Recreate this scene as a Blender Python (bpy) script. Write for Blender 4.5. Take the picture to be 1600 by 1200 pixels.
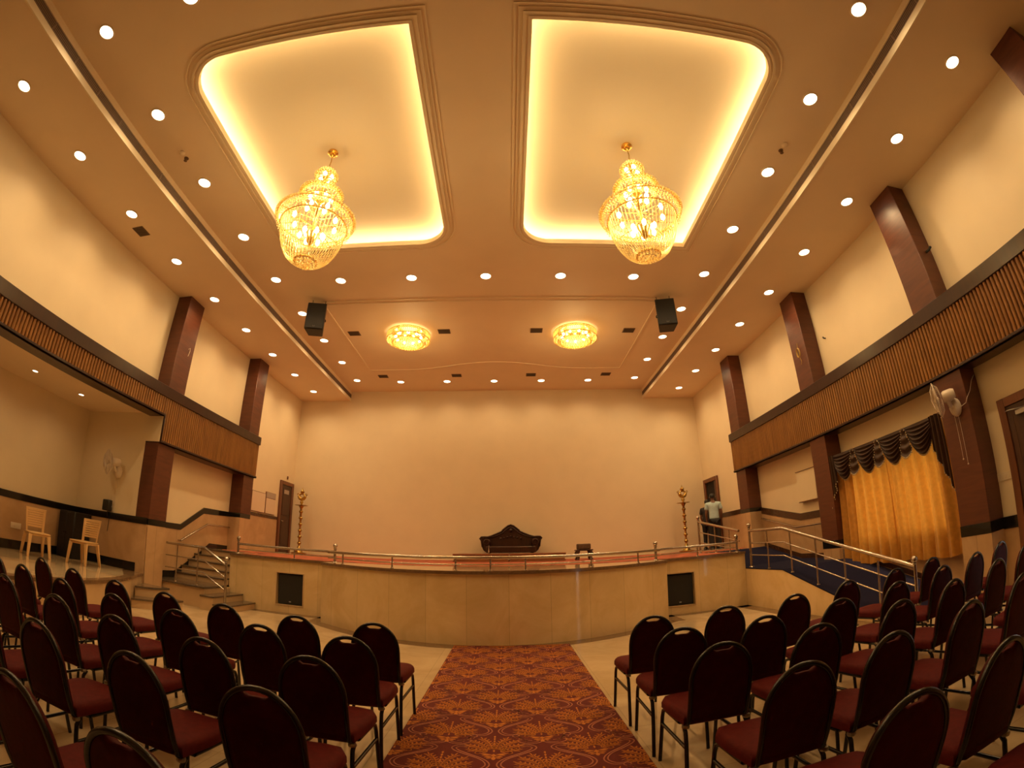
import bpy, bmesh, math, random
from mathutils import Vector, Matrix
random.seed(7)
PI = math.pi
S = bpy.context.scene
for o in list(bpy.data.objects):
    bpy.data.objects.remove(o)

# ------------------------------------------------------------------ camera, world, exposure
EYE = 1.404
cd = bpy.data.cameras.new('camera')
cd.type = 'PANO'
cd.panorama_type = 'FISHEYE_LENS_POLYNOMIAL'
cd.sensor_fit = 'HORIZONTAL'
cd.sensor_width = 36.0
cd.sensor_height = 27.0
cd.fisheye_fov = math.radians(178)
K = 22.5                                    # millimetres on the sensor per 1000 pixels of the frame
cd.fisheye_polynomial_k0 = 0.0
cd.fisheye_polynomial_k1 = -1.3626 / K
cd.fisheye_polynomial_k2 = 0.0567 / K ** 2
cd.fisheye_polynomial_k3 = 0.0929 / K ** 3
cd.fisheye_polynomial_k4 = -0.0767 / K ** 4
cd.clip_start = 0.05
cam = bpy.data.objects.new('camera', cd)
S.collection.objects.link(cam)
yaw, pitch, roll = 0.0123, 0.3491, -0.0146
cy, sy, cp, sp, cr, sr = math.cos(yaw), math.sin(yaw), math.cos(pitch), math.sin(pitch), math.cos(roll), math.sin(roll)
fwd = Vector((sy * cp, cy * cp, sp)); r0 = Vector((cy, -sy, 0)); u0 = r0.cross(fwd)
rt = cr * r0 + sr * u0; up = -sr * r0 + cr * u0
m3 = Matrix((rt, up, -fwd)).transposed()
cam.matrix_world = Matrix.Translation((0, 0, EYE)) @ m3.to_4x4()
S.camera = cam

w = bpy.data.worlds.new('world'); S.world = w; w.use_nodes = True
w.node_tree.nodes['Background'].inputs[0].default_value = (0.9, 0.95, 1.0, 1)
w.node_tree.nodes['Background'].inputs[1].default_value = 0.3
S.view_settings.view_transform = 'Standard'
S.view_settings.look = 'None'
S.view_settings.exposure = 0.0
S.view_settings.gamma = 1.0
S.cycles.use_denoising = True
S.cycles.max_bounces = 10
S.cycles.diffuse_bounces = 5
S.cycles.transparent_max_bounces = 24
S.cycles.sample_clamp_indirect = 6.0

WARM = (1.0, 0.665, 0.315)                     # colour of the hall's lamps
P_DOWN = 90.0                                # watts of one downlight
P_CHAND = 42.0
P_FLUSH = 60.0
E_COVE = 40.0

# ------------------------------------------------------------------ materials
def nt(name):
    m = bpy.data.materials.new(name); m.use_nodes = True
    t = m.node_tree; b = t.nodes['Principled BSDF']
    return m, t, b

def mat(name, col, rough=0.5, metal=0.0, var=0.0, scale=4.0, bump=0.0, bscale=40.0, coat=0.0, stretch=(1, 1, 1), spec=0.5, sheen=0.0):
    m, t, b = nt(name)
    b.inputs['Base Color'].default_value = (*col, 1)
    b.inputs['Roughness'].default_value = rough
    b.inputs['Metallic'].default_value = metal
    b.inputs['Specular IOR Level'].default_value = spec
    b.inputs['Coat Weight'].default_value = coat
    b.inputs['Sheen Weight'].default_value = sheen
    if var or bump:
        tc = t.nodes.new('ShaderNodeTexCoord'); mp = t.nodes.new('ShaderNodeMapping')
        mp.inputs['Scale'].default_value = stretch
        t.links.new(tc.outputs['Object'], mp.inputs['Vector'])
    if var:
        n = t.nodes.new('ShaderNodeTexNoise'); n.inputs['Scale'].default_value = scale
        n.inputs['Detail'].default_value = 6
        t.links.new(mp.outputs[0], n.inputs['Vector'])
        r = t.nodes.new('ShaderNodeValToRGB')
        r.color_ramp.elements[0].position = 0.3; r.color_ramp.elements[1].position = 0.7
        r.color_ramp.elements[0].color = (*[max(0, c * (1 - var)) for c in col], 1)
        r.color_ramp.elements[1].color = (*[min(1, c * (1 + var)) for c in col], 1)
        t.links.new(n.outputs['Fac'], r.inputs[0]); t.links.new(r.outputs[0], b.inputs['Base Color'])
    if bump:
        n2 = t.nodes.new('ShaderNodeTexNoise'); n2.inputs['Scale'].default_value = bscale
        t.links.new(mp.outputs[0], n2.inputs['Vector'])
        bp = t.nodes.new('ShaderNodeBump'); bp.inputs['Strength'].default_value = bump; bp.inputs['Distance'].default_value = 0.01
        t.links.new(n2.outputs['Fac'], bp.inputs['Height']); t.links.new(bp.outputs[0], b.inputs['Normal'])
    return m

def marble(name, col, dark, rough, tile, joint, axis='XY', jw=0.004):
    m, t, b = nt(name)
    tc = t.nodes.new('ShaderNodeTexCoord')
    n = t.nodes.new('ShaderNodeTexNoise'); n.inputs['Scale'].default_value = 1.6; n.inputs['Detail'].default_value = 9; n.inputs['Roughness'].default_value = 0.62
    n.inputs['Distortion'].default_value = 0.7
    t.links.new(tc.outputs['Object'], n.inputs['Vector'])
    r = t.nodes.new('ShaderNodeValToRGB')
    r.color_ramp.elements[0].position = 0.36; r.color_ramp.elements[1].position = 0.62
    r.color_ramp.elements[0].color = (*dark, 1); r.color_ramp.elements[1].color = (*col, 1)
    t.links.new(n.outputs['Fac'], r.inputs[0])
    mp = t.nodes.new('ShaderNodeMapping')
    if axis == 'XZ': mp.inputs['Rotation'].default_value = (PI / 2, 0, 0)
    if axis == 'YZ': mp.inputs['Rotation'].default_value = (0, PI / 2, 0)
    t.links.new(tc.outputs['Object'], mp.inputs['Vector'])
    br = t.nodes.new('ShaderNodeTexBrick')
    br.offset = 0.0; br.squash = 1.0
    br.inputs['Scale'].default_value = 1.0; br.inputs['Mortar Size'].default_value = jw
    br.inputs['Brick Width'].default_value = tile[0]; br.inputs['Row Height'].default_value = tile[1]
    br.inputs['Color1'].default_value = (1, 1, 1, 1); br.inputs['Color2'].default_value = (0.9, 0.9, 0.9, 1)
    br.inputs['Mortar'].default_value = (joint, joint, joint, 1)
    t.links.new(mp.outputs[0], br.inputs['Vector'])
    mx = t.nodes.new('ShaderNodeMix'); mx.data_type = 'RGBA'; mx.blend_type = 'MULTIPLY'; mx.inputs[0].default_value = 1
    t.links.new(r.outputs[0], mx.inputs[6]); t.links.new(br.outputs['Color'], mx.inputs[7])
    t.links.new(mx.outputs[2], b.inputs['Base Color'])
    b.inputs['Roughness'].default_value = rough
    return m

def wood(name, a, c, rough, stretch=(6, 6, 0.5), coat=0.0):
    m, t, b = nt(name)
    tc = t.nodes.new('ShaderNodeTexCoord'); mp = t.nodes.new('ShaderNodeMapping'); mp.inputs['Scale'].default_value = stretch
    t.links.new(tc.outputs['Object'], mp.inputs['Vector'])
    n = t.nodes.new('ShaderNodeTexNoise'); n.inputs['Scale'].default_value = 2.0; n.inputs['Detail'].default_value = 8; n.inputs['Distortion'].default_value = 1.2
    t.links.new(mp.outputs[0], n.inputs['Vector'])
    r = t.nodes.new('ShaderNodeValToRGB'); r.color_ramp.elements[0].position = 0.3; r.color_ramp.elements[1].position = 0.72
    r.color_ramp.elements[0].color = (*a, 1); r.color_ramp.elements[1].color = (*c, 1)
    t.links.new(n.outputs['Fac'], r.inputs[0]); t.links.new(r.outputs[0], b.inputs['Base Color'])
    b.inputs['Roughness'].default_value = rough; b.inputs['Coat Weight'].default_value = coat
    b.inputs['Coat Roughness'].default_value = 0.12
    return m

def emit(name, col, strength):
    m = bpy.data.materials.new(name); m.use_nodes = True; t = m.node_tree
    t.nodes.clear()
    e = t.nodes.new('ShaderNodeEmission'); e.inputs[0].default_value = (*col, 1); e.inputs[1].default_value = strength
    o = t.nodes.new('ShaderNodeOutputMaterial'); t.links.new(e.outputs[0], o.inputs[0])
    return m

def crystal(name, col, tr=0.45):
    m = bpy.data.materials.new(name); m.use_nodes = True; t = m.node_tree
    t.nodes.clear()
    tp = t.nodes.new('ShaderNodeBsdfTransparent'); tp.inputs[0].default_value = (1, 0.97, 0.85, 1)
    gl = t.nodes.new('ShaderNodeBsdfGlossy'); gl.inputs[0].default_value = (*col, 1); gl.inputs['Roughness'].default_value = 0.12
    tl = t.nodes.new('ShaderNodeBsdfTranslucent'); tl.inputs[0].default_value = (*col, 1)
    a = t.nodes.new('ShaderNodeMixShader'); a.inputs[0].default_value = 0.6
    t.links.new(gl.outputs[0], a.inputs[1]); t.links.new(tl.outputs[0], a.inputs[2])
    b = t.nodes.new('ShaderNodeMixShader'); b.inputs[0].default_value = 1 - tr
    t.links.new(tp.outputs[0], b.inputs[1]); t.links.new(a.outputs[0], b.inputs[2])
    o = t.nodes.new('ShaderNodeOutputMaterial'); t.links.new(b.outputs[0], o.inputs[0])
    return m

def cloth_tr(name, col, fac, rough=0.5, var=0.15, scale=14.0):
    m = mat(name, col, rough, var=var, scale=scale, sheen=0.2, bump=0.25, bscale=60)
    t = m.node_tree; b = t.nodes['Principled BSDF']; out = t.nodes['Material Output']
    tl = t.nodes.new('ShaderNodeBsdfTranslucent'); tl.inputs[0].default_value = (*col, 1)
    mx = t.nodes.new('ShaderNodeMixShader'); mx.inputs[0].default_value = fac
    t.links.new(b.outputs[0], mx.inputs[1]); t.links.new(tl.outputs[0], mx.inputs[2]); t.links.new(mx.outputs[0], out.inputs[0])
    return m

M = {}
M['wall'] = mat('cream_wall_paint', (0.78, 0.66, 0.46), 0.55, var=0.03, scale=1.5, bump=0.05, bscale=90)
M['ceil'] = mat('ceiling_paint', (0.83, 0.68, 0.49), 0.6, var=0.03, scale=1.2)
M['mould'] = mat('ceiling_moulding_paint', (0.84, 0.71, 0.52), 0.5)
M['cove'] = mat('cove_paint', (0.74, 0.62, 0.44), 0.6)
M['pillar'] = wood('mahogany_veneer', (0.078, 0.020, 0.009), (0.125, 0.034, 0.014), 0.42, (0.8, 0.8, 5), coat=0.03)
M['ledge'] = wood('dark_polished_ledge', (0.022, 0.0065, 0.004), (0.036, 0.0105, 0.006), 0.3, coat=0.05)
M['slat'] = wood('teak_slats', (0.19, 0.078, 0.015), (0.30, 0.132, 0.028), 0.4, (5, 5, 0.6))
M['slatback'] = wood('slat_backing', (0.10, 0.03, 0.008), (0.14, 0.045, 0.01), 0.5)
M['granite'] = mat('black_granite', (0.012, 0.010, 0.008), 0.12, var=0.4, scale=60)
M['brownband'] = mat('brown_granite', (0.06, 0.026, 0.012), 0.2, var=0.3, scale=40)
M['dado'] = marble('beige_dado_tile', (0.55, 0.36, 0.20), (0.46, 0.29, 0.15), 0.16, (2.4, 9.0), 0.55, 'YZ')
M['stagefront'] = marble('stage_front_marble', (0.76, 0.57, 0.31), (0.66, 0.47, 0.23), 0.07, (0.62, 9.0), 0.7, 'XZ')
M['floor'] = marble('floor_marble', (0.58, 0.44, 0.27), (0.48, 0.35, 0.20), 0.06, (0.9, 0.9), 0.72, 'XY', 0.003)
M['stagefloor'] = marble('stage_floor_tile', (0.62, 0.45, 0.28), (0.52, 0.36, 0.2), 0.06, (0.6, 0.6), 0.75, 'XY', 0.003)
M['darkborder'] = mat('dark_floor_border', (0.16, 0.095, 0.05), 0.15, var=0.2, scale=20)
M['blackstep'] = mat('dark_tread_granite', (0.10, 0.07, 0.045), 0.14, var=0.25, scale=30)
M['riser'] = mat('beige_riser_tile', (0.52, 0.36, 0.2), 0.2, var=0.08, scale=3)
M['blue'] = mat('blue_ramp_carpet', (0.006, 0.006, 0.048), 0.95, var=0.25, scale=120, bump=0.3, bscale=300)
M['red'] = mat('red_aisle_carpet', (0.105, 0.007, 0.0035), 0.95, var=0.18, scale=160, bump=0.2, bscale=400)
M['orange'] = mat('orange_damask_yarn', (0.48, 0.155, 0.02), 0.95, var=0.15, scale=120)
M['pinkline'] = mat('dusty_scroll_yarn', (0.50, 0.19, 0.10), 0.95, var=0.1, scale=120)
M['stagecarpet'] = mat('red_stage_carpet', (0.34, 0.075, 0.03), 0.9, var=0.6, scale=5)
M['steel'] = mat('stainless_steel', (0.50, 0.45, 0.39), 0.22, metal=1.0)
M['brass'] = mat('polished_brass', (0.50, 0.34, 0.10), 0.3, metal=1.0, var=0.25, scale=14)
M['gold'] = mat('gold_frame', (0.95, 0.62, 0.18), 0.22, metal=1.0)
M['black'] = mat('black_cabinet', (0.012, 0.011, 0.010), 0.45)
M['grille'] = mat('black_speaker_grille', (0.010, 0.009, 0.008), 0.6, var=0.5, scale=220, bump=0.5, bscale=500)
M['silver'] = mat('silver_badge', (0.5, 0.5, 0.5), 0.3, metal=0.8)
M['acgrille'] = mat('grey_air_grille', (0.24, 0.17, 0.125), 0.55, var=0.1, scale=30)
M['acslit'] = mat('grille_dark_slit', (0.09, 0.06, 0.042), 0.7)
M['vent'] = mat('brown_vent', (0.16, 0.085, 0.04), 0.6)
M['maroon'] = mat('maroon_upholstery', (0.080, 0.0065, 0.0055), 0.7, var=0.15, scale=30, spec=0.1, bump=0.15, bscale=200)
M['maroonback'] = mat('maroon_vinyl_back', (0.050, 0.0042, 0.0034), 0.6, spec=0.07, var=0.15, scale=25, bump=0.1, bscale=40)
M['chairmetal'] = mat('dark_bronze_tube', (0.010, 0.0075, 0.0055), 0.25)
M['chrome'] = mat('chair_tube_wear', (0.30, 0.25, 0.18), 0.3, metal=1.0)
M['plastic'] = mat('cream_plastic', (0.72, 0.46, 0.20), 0.32)
M['fanplastic'] = mat('white_fan_plastic', (0.70, 0.60, 0.48), 0.35)
M['fanwire'] = mat('fan_cage_wire', (0.62, 0.52, 0.42), 0.35)
M['gold_curtain'] = cloth_tr('gold_satin_curtain', (0.66, 0.31, 0.05), 0.3, 0.4)
M['valance'] = mat('brown_satin_valance', (0.036, 0.014, 0.005), 0.45, var=0.2, scale=10, spec=0.3)
M['fringe'] = mat('silver_gold_fringe', (0.42, 0.33, 0.2), 0.4, metal=0.3)
M['carved'] = wood('dark_carved_wood', (0.030, 0.010, 0.006), (0.055, 0.017, 0.009), 0.28)
M['platform'] = wood('brown_plywood', (0.20, 0.07, 0.02), (0.30, 0.11, 0.035), 0.4, (0.5, 6, 6))
M['doorwood'] = wood('dark_door_wood', (0.045, 0.018, 0.010), (0.075, 0.03, 0.016), 0.4)
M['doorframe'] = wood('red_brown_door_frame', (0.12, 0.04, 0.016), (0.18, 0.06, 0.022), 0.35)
M['doordark'] = mat('painted_unlit_doorway', (0.012, 0.008, 0.006), 0.9)  # near-black colour painted in for the shade inside the open door
M['board'] = mat('cream_board', (0.72, 0.58, 0.44), 0.45)
M['boardgrey'] = mat('grey_header', (0.42, 0.34, 0.29), 0.5)
M['white'] = mat('white_switch', (0.78, 0.68, 0.52), 0.35)
M['skin'] = mat('brown_skin', (0.16, 0.075, 0.04), 0.5)
M['hair'] = mat('black_hair', (0.008, 0.007, 0.006), 0.5)
M['shirt'] = mat('pale_blue_shirt', (0.42, 0.56, 0.60), 0.8, var=0.06, scale=20)
M['trouser'] = mat('black_trousers', (0.012, 0.011, 0.012), 0.8)
M['darkshirt'] = mat('dark_shirt', (0.014, 0.012, 0.014), 0.8)
M['cushion'] = mat('brown_cushion', (0.10, 0.055, 0.025), 0.7, var=0.3, scale=20)
M['tassel'] = mat('cream_tassel', (0.6, 0.5, 0.38), 0.7)
M['lens'] = emit('downlight_lens', (1.0, 0.80, 0.52), 9.0)
M['bulb'] = emit('chandelier_bulb', (1.0, 0.82, 0.45), 24.0)
M['led'] = emit('cove_led_strip', (1.0, 0.76, 0.38), E_COVE)
M['daylight'] = emit('daylit_window_pane', (1.0, 0.78, 0.45), 2.2)
M['doorlight'] = emit('daylight_in_door_gap', (1.0, 0.94, 0.90), 2.2)
M['lip'] = mat('slot_lip_paint', (0.84, 0.74, 0.56), 0.5)
M['crystal'] = crystal('cut_crystal', (1.0, 0.84, 0.48), 0.40)
M['cryslite'] = crystal('bead_strand_crystal', (1.0, 0.85, 0.50), 0.45)

# ------------------------------------------------------------------ mesh helper
class MB:
    def __init__(s):
        s.v = []; s.f = []; s.m = []; s.cur = 0
    def add(s, vs, fs):
        o = len(s.v); s.v += [tuple(x) for x in vs]
        for f in fs:
            s.f.append([o + i for i in f]); s.m.append(s.cur)
        return s
    def box(s, x0, x1, y0, y1, z0, z1):
        vs = [(x, y, z) for z in (z0, z1) for y in (y0, y1) for x in (x0, x1)]
        return s.add(vs, [(0, 2, 3, 1), (4, 5, 7, 6), (0, 1, 5, 4), (2, 6, 7, 3), (0, 4, 6, 2), (1, 3, 7, 5)])
    def obox(s, c, size, mtx):
        vs = [Vector(c) + mtx @ Vector((x * size[0] / 2, y * size[1] / 2, z * size[2] / 2)) for z in (-1, 1) for y in (-1, 1) for x in (-1, 1)]
        return s.add(vs, [(0, 2, 3, 1), (4, 5, 7, 6), (0, 1, 5, 4), (2, 6, 7, 3), (0, 4, 6, 2), (1, 3, 7, 5)])
    def loft(s, rings, closed=True, caps=True, loop=False):
        n = len(rings[0]); vs = [p for r in rings for p in r]; fs = []
        R = len(rings)
        for i in range(R if loop else R - 1):
            a = i * n; b = ((i + 1) % R) * n
            for j in range(n if closed else n - 1):
                k = (j + 1) % n
                fs.append((a + j, a + k, b + k, b + j))
        if caps and not loop and closed:
            fs.append(tuple(range(n - 1, -1, -1))); fs.append(tuple((R - 1) * n + j for j in range(n)))
        return s.add(vs, fs)
    def tube(s, pts, r, seg=8, loop=False, caps=True):
        pts = [Vector(p) for p in pts]; n = len(pts); rings = []
        rad = r if isinstance(r, (list, tuple)) else [r] * n
        prev = None
        for i, p in enumerate(pts):
            if loop: d = (pts[(i + 1) % n] - pts[i - 1])
            else: d = (pts[min(i + 1, n - 1)] - pts[max(i - 1, 0)])
            d = d.normalized() if d.length > 1e-9 else Vector((0, 0, 1))
            if prev is None:
                a = Vector((0, 0, 1)) if abs(d.z) < 0.9 else Vector((1, 0, 0))
                u = d.cross(a).normalized()
            else:
                u = (prev - d * prev.dot(d)).normalized()
            prev = u; w_ = d.cross(u)
            rings.append([p + (u * math.cos(2 * PI * k / seg) + w_ * math.sin(2 * PI * k / seg)) * rad[i] for k in range(seg)])
        return s.loft(rings, True, caps, loop)
    def lathe(s, prof, c=(0, 0, 0), seg=16, mtx=None):
        rings = []
        for r, z in prof:
            r = max(r, 0.0005)
            ring = []
            for k in range(seg):
                p = Vector((r * math.cos(2 * PI * k / seg), r * math.sin(2 * PI * k / seg), z))
                if mtx is not None: p = mtx @ p
                ring.append(p + Vector(c))
            rings.append(ring)
        return s.loft(rings)
    def ball(s, c, r, seg=8, rings=5, sz=1.0):
        return s.lathe([(r * math.sin(PI * i / rings), -r * sz * math.cos(PI * i / rings)) for i in range(rings + 1)], c, seg)
    def prism(s, poly, h0, h1, fn=None):
        fn = fn or (lambda a, b, h: (a, b, h))
        return s.loft([[fn(a, b, h0) for a, b in poly], [fn(a, b, h1) for a, b in poly]])
    def grid(s, fn, nu, nv, closed_u=False):
        vs = [fn(i / nu, j / nv) for j in range(nv + 1) for i in range(nu + 1)]
        fs = [(j * (nu + 1) + i, j * (nu + 1) + i + 1, (j + 1) * (nu + 1) + i + 1, (j + 1) * (nu + 1) + i) for j in range(nv) for i in range(nu)]
        return s.add(vs, fs)
    def build(s, name, mats, parent=None, bevel=0.0, smooth=40, segs=1, recalc=True):
        me = bpy.data.meshes.new(name)
        me.from_pydata(s.v, [], s.f)
        mats = mats if isinstance(mats, (list, tuple)) else [mats]
        for q in mats: me.materials.append(M[q])
        if len(mats) > 1: me.polygons.foreach_set('material_index', s.m)
        if recalc or bevel:
            bm = bmesh.new(); bm.from_mesh(me)
            if recalc: bmesh.ops.recalc_face_normals(bm, faces=bm.faces)
            if bevel:
                ed = [e for e in bm.edges if len(e.link_faces) == 2 and e.calc_face_angle(0) > 0.6]
                bmesh.ops.bevel(bm, geom=ed, offset=bevel, segments=segs, affect='EDGES', profile=0.6)
            bm.to_mesh(me); bm.free()
        if smooth:
            me.polygons.foreach_set('use_smooth', [True] * len(me.polygons))
            me.set_sharp_from_angle(angle=math.radians(smooth))
        me.update()
        o = bpy.data.objects.new(name, me); S.collection.objects.link(o)
        if parent is not None: o.parent = parent
        return o

def tag(o, label, cat, group=None):
    o['label'] = label; o['category'] = cat
    if group: o['group'] = group
    return o
def thing(name, label, cat, loc=(0, 0, 0), rz=0, group=None):
    o = bpy.data.objects.new(name, None); S.collection.objects.link(o)
    o.empty_display_size = 0.1
    o.location = loc; o.rotation_euler = (0, 0, rz)
    return tag(o, label, cat, group)
def struct(o, label=None):
    o['kind'] = 'structure'
    if label: o['label'] = label
    return o
def dup(root, loc, rz=0, label=None, group=None):
    r = root.copy(); S.collection.objects.link(r); r.location = loc; r.rotation_euler = (0, 0, rz)
    if label: r['label'] = label
    if group: r['group'] = group
    for ch in list(root.children):
        c = ch.copy(); S.collection.objects.link(c); c.parent = r
        for g in ch.children:
            d = g.copy(); S.collection.objects.link(d); d.parent = c
    return r
ORD = ['first', 'second', 'third', 'fourth', 'fifth', 'sixth', 'seventh', 'eighth', 'ninth', 'tenth']

# ------------------------------------------------------------------ room dimensions (metres)
XL, XR, YB, YN = -7.12, 6.45, 14.91, -7.0
ZC, ZS, ZST = 6.604, 6.27, 1.10              # main ceiling, side soffits, stage floor
XC = -0.355
SLL, SLR = -5.33, 4.63                       # inner faces of the two side soffits
ALX, ALZ, ALC, ALY = -9.0, 0.53, 3.65, 7.62  # alcove: side wall, floor height, ceiling, far wall

# floor, walls
struct(MB().box(-9.3, 6.7, YN, 15.2, -0.2, 0.0).build('floor', 'floor', smooth=0))
struct(MB().box(-7.5, 6.8, YB, YB + 0.25, 0.0, 6.9).build('wall_back', 'wall', smooth=0))
struct(MB().box(-9.3, 6.8, YN - 0.25, YN, 0.0, 6.9).build('wall_front', 'wall', smooth=0))
b = MB(); b.box(XL - 0.2, XL, ALY + 0.21, YB, 0.0, 6.9); b.box(XL - 0.2, XL, YN, ALY + 0.21, ALC + 0.16, 6.9)
struct(b.build('wall_left', 'wall', smooth=0))
b = MB(); b.box(XR, XR + 0.25, YN, YB, 0.0, 6.9)
struct(b.build('wall_right', 'wall', smooth=0))
# alcove shell on the left
b = MB(); b.box(ALX - 0.2, ALX, YN, ALY + 0.2, 0.0, ALC + 0.1)
struct(b.build('wall_alcove_side', 'wall', smooth=0))
b = MB(); b.box(ALX, XL, ALY, ALY + 0.2, 0.0, ALC + 0.16); b.box(XL, -6.72, ALY - 0.001, ALY + 0.009, 3.07, ALC - 0.04)
struct(b.build('wall_alcove_end', 'wall', smooth=0))
b = MB(); b.box(ALX, XL + 0.3, YN, ALY, ALC, ALC + 0.15)
struct(b.build('ceiling_alcove', 'ceil', smooth=0))
# raised alcove floor with a curved front edge
edge = [(-5.75, YN), (-5.75, 4.3), (-5.74, 5.0), (-5.82, 5.6), (-6.02, 6.2), (-6.33, 6.8), (-6.62, 7.25), (-6.8, ALY)]
poly = edge + [(ALX, ALY), (ALX, YN)]
b = MB(); b.prism(poly, 0.0, ALZ - 0.05); struct(b.build('wall_alcove_platform', 'riser', smooth=0))
inn = [(x - 0.16, y) for x, y in edge[:-3]] + [(-6.45, 6.72), (-6.85, 7.12), (-7.2, 7.45), (-7.3, ALY)]
b = MB(); b.cur = 0; b.prism(inn + [(ALX, ALY), (ALX, YN)], ALZ - 0.05, ALZ)
struct(b.build('floor_alcove', 'floor', smooth=0))
b = MB()
ee = [(x + 0.02, y) for x, y in edge]
rib = ee + inn[::-1]
b.prism(rib, ALZ - 0.05, ALZ - 0.002); struct(b.build('trim_1', 'darkborder', smooth=0))

# alcove dado: tile, black border and black skirting
b = MB(); b.box(ALX, ALX + 0.02, YN, ALY, ALZ, 1.46); struct(b.build('trim_2', 'dado', smooth=0))
b = MB(); b.box(ALX, -6.78, ALY - 0.02, ALY, ALZ - 0.3, 1.46); struct(b.build('trim_3', 'dado', smooth=0))
b = MB(); b.box(ALX, ALX + 0.03, YN, ALY, 1.45, 1.58); b.box(ALX, -6.78, ALY - 0.03, ALY, 1.45, 1.58); struct(b.build('trim_4', 'granite', smooth=0))
b = MB(); b.box(ALX, ALX + 0.03, YN, ALY, ALZ, ALZ + 0.17); b.box(ALX, -7.0, ALY - 0.03, ALY, ALZ, ALZ + 0.17); struct(b.build('baseboard_alcove', 'granite', smooth=0))

# ------------------------------------------------------------------ ceilings
def rrect(x0, x1, y0, y1, rad, o=0.0, n=10):
    """counter-clockwise loop grown by o; rad = radii at (x0,y0),(x1,y0),(x1,y1),(x0,y1)"""
    x0 -= o; x1 += o; y0 -= o; y1 += o
    out = []
    for (cx, cy_, a0, r) in ((x0, y0, PI, rad[0]), (x1, y0, 1.5 * PI, rad[1]), (x1, y1, 0, rad[2]), (x0, y1, 0.5 * PI, rad[3])):
        if r <= 0: out.append((cx, cy_)); continue
        r = max(r + o, 0.02)
        ox = cx + r if cx == x0 else cx - r; oy = cy_ + r if cy_ == y0 else cy_ - r
        for i in range(n + 1):
            a = a0 + 0.5 * PI * i / n
            out.append((ox + r * math.cos(a), oy + r * math.sin(a)))
    return out
TRAYS = [((-3.93, -1.04, 2.635, 6.83), (0.55, 0, 0.5, 0)), ((0.31, 3.29, 2.635, 6.85), (0, 0.5, 0, 0.5))]
me = bpy.data.meshes.new('ceiling'); bm = bmesh.new()
def eloop(pts, z):
    vs = [bm.verts.new((x, y, z)) for x, y in pts]
    return [bm.edges.new((vs[i], vs[(i + 1) % len(vs)])) for i in range(len(vs))]
ed = eloop([(SLL - 0.05, YN), (SLR + 0.05, YN), (SLR + 0.05, YB + 0.1), (SLL - 0.05, YB + 0.1)], ZC)
for (q, rad) in TRAYS: ed += eloop(rrect(*q, rad), ZC)
bmesh.ops.triangle_fill(bm, edges=ed, use_beauty=True)
ext = bmesh.ops.extrude_face_region(bm, geom=list(bm.faces))
for v in ext['geom']:
    if isinstance(v, bmesh.types.BMVert): v.co.z += 0.05
bmesh.ops.recalc_face_normals(bm, faces=bm.faces)
bm.to_mesh(me); bm.free(); me.materials.append(M['ceil'])
o = bpy.data.objects.new('ceiling', me); S.collection.objects.link(o); struct(o)
struct(MB().box(XL - 0.05, SLL, YN, YB, ZS, ZC + 0.3).build('ceiling_soffit_left', 'ceil', smooth=0))
struct(MB().box(SLR, XR + 0.05, YN, YB, ZS, ZC + 0.3).build('ceiling_soffit_right', 'ceil', smooth=0))
for k, (q, rad) in enumerate(TRAYS):
    L0 = rrect(*q, rad, 0.24)
    b = MB(); b.loft([[(x, y, ZC + 0.05) for x, y in L0], [(x, y, ZC + 0.24) for x, y in L0]], True, False)
    b.add([(x, y, ZC + 0.24) for x, y in L0], [tuple(range(len(L0)))])
    struct(b.build('ceiling_tray_' + ('left', 'right')[k], 'cove', smooth=30))
    L1 = rrect(*q, rad, 0.17)
    st = MB()
    st.tube([(x, y, ZC + 0.085) for x, y in L1], 0.018, 6, loop=True)
    o = st.build('cove_light_strip', 'led'); tag(o, 'glowing strip hidden in the cove round the %s ceiling tray' % ('left', 'right')[k], 'light strip')
    # stepped moulding round the opening
    bands = MB()
    for (o1, o2, h) in ((0.0, 0.04, 0.04), (0.04, 0.07, 0.026), (0.07, 0.10, 0.036), (0.10, 0.15, 0.014), (0.185, 0.203, 0.012)):
        A = rrect(*q, rad, o1); B = rrect(*q, rad, o2)
        bands.loft([[(x, y, ZC + 0.004) for x, y in A], [(x, y, ZC - h) for x, y in A], [(x, y, ZC - h) for x, y in B], [(x, y, ZC + 0.004) for x, y in B]], True, False, True)
    struct(bands.build('trim_%d' % (5 + k), 'mould', smooth=30))
# mouldings over the stage: double line, sides, wavy back line
def ribbon(b, pts, wd, z0, z1):
    n = len(pts); A = []; B = []
    for i, p in enumerate(pts):
        p = Vector(p); d = (Vector(pts[min(i + 1, n - 1)]) - Vector(pts[max(i - 1, 0)])).normalized()
        q = Vector((-d.y, d.x)) * wd / 2
        A.append(p + q); B.append(p - q)
    b.loft([[(a.x, a.y, z0), (c.x, c.y, z0), (c.x, c.y, z1), (a.x, a.y, z1)] for a, c in zip(A, B)])
b = MB()
ribbon(b, [(-4.1, 8.83), (3.4, 8.83)], 0.03, ZC - 0.02, ZC + 0.003)
ribbon(b, [(-4.1, 8.95), (3.4, 8.95)], 0.03, ZC - 0.02, ZC + 0.003)
wave = []
for i in range(41):
    x = -4.1 + 7.5 * i / 40
    t = min(1, abs(x - XC) / 2.6)
    wave.append((x, 12.93 - 0.53 * (0.5 + 0.5 * math.cos(PI * t))))
ribbon(b, [(-4.1, 8.83), (-4.1, 12.93)], 0.035, ZC - 0.02, ZC + 0.003)
ribbon(b, [(3.4, 8.83), (3.4, 12.93)], 0.035, ZC - 0.02, ZC + 0.003)
ribbon(b, wave, 0.035, ZC - 0.02, ZC + 0.003)
struct(b.build('trim_7', 'mould', smooth=0))

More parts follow.
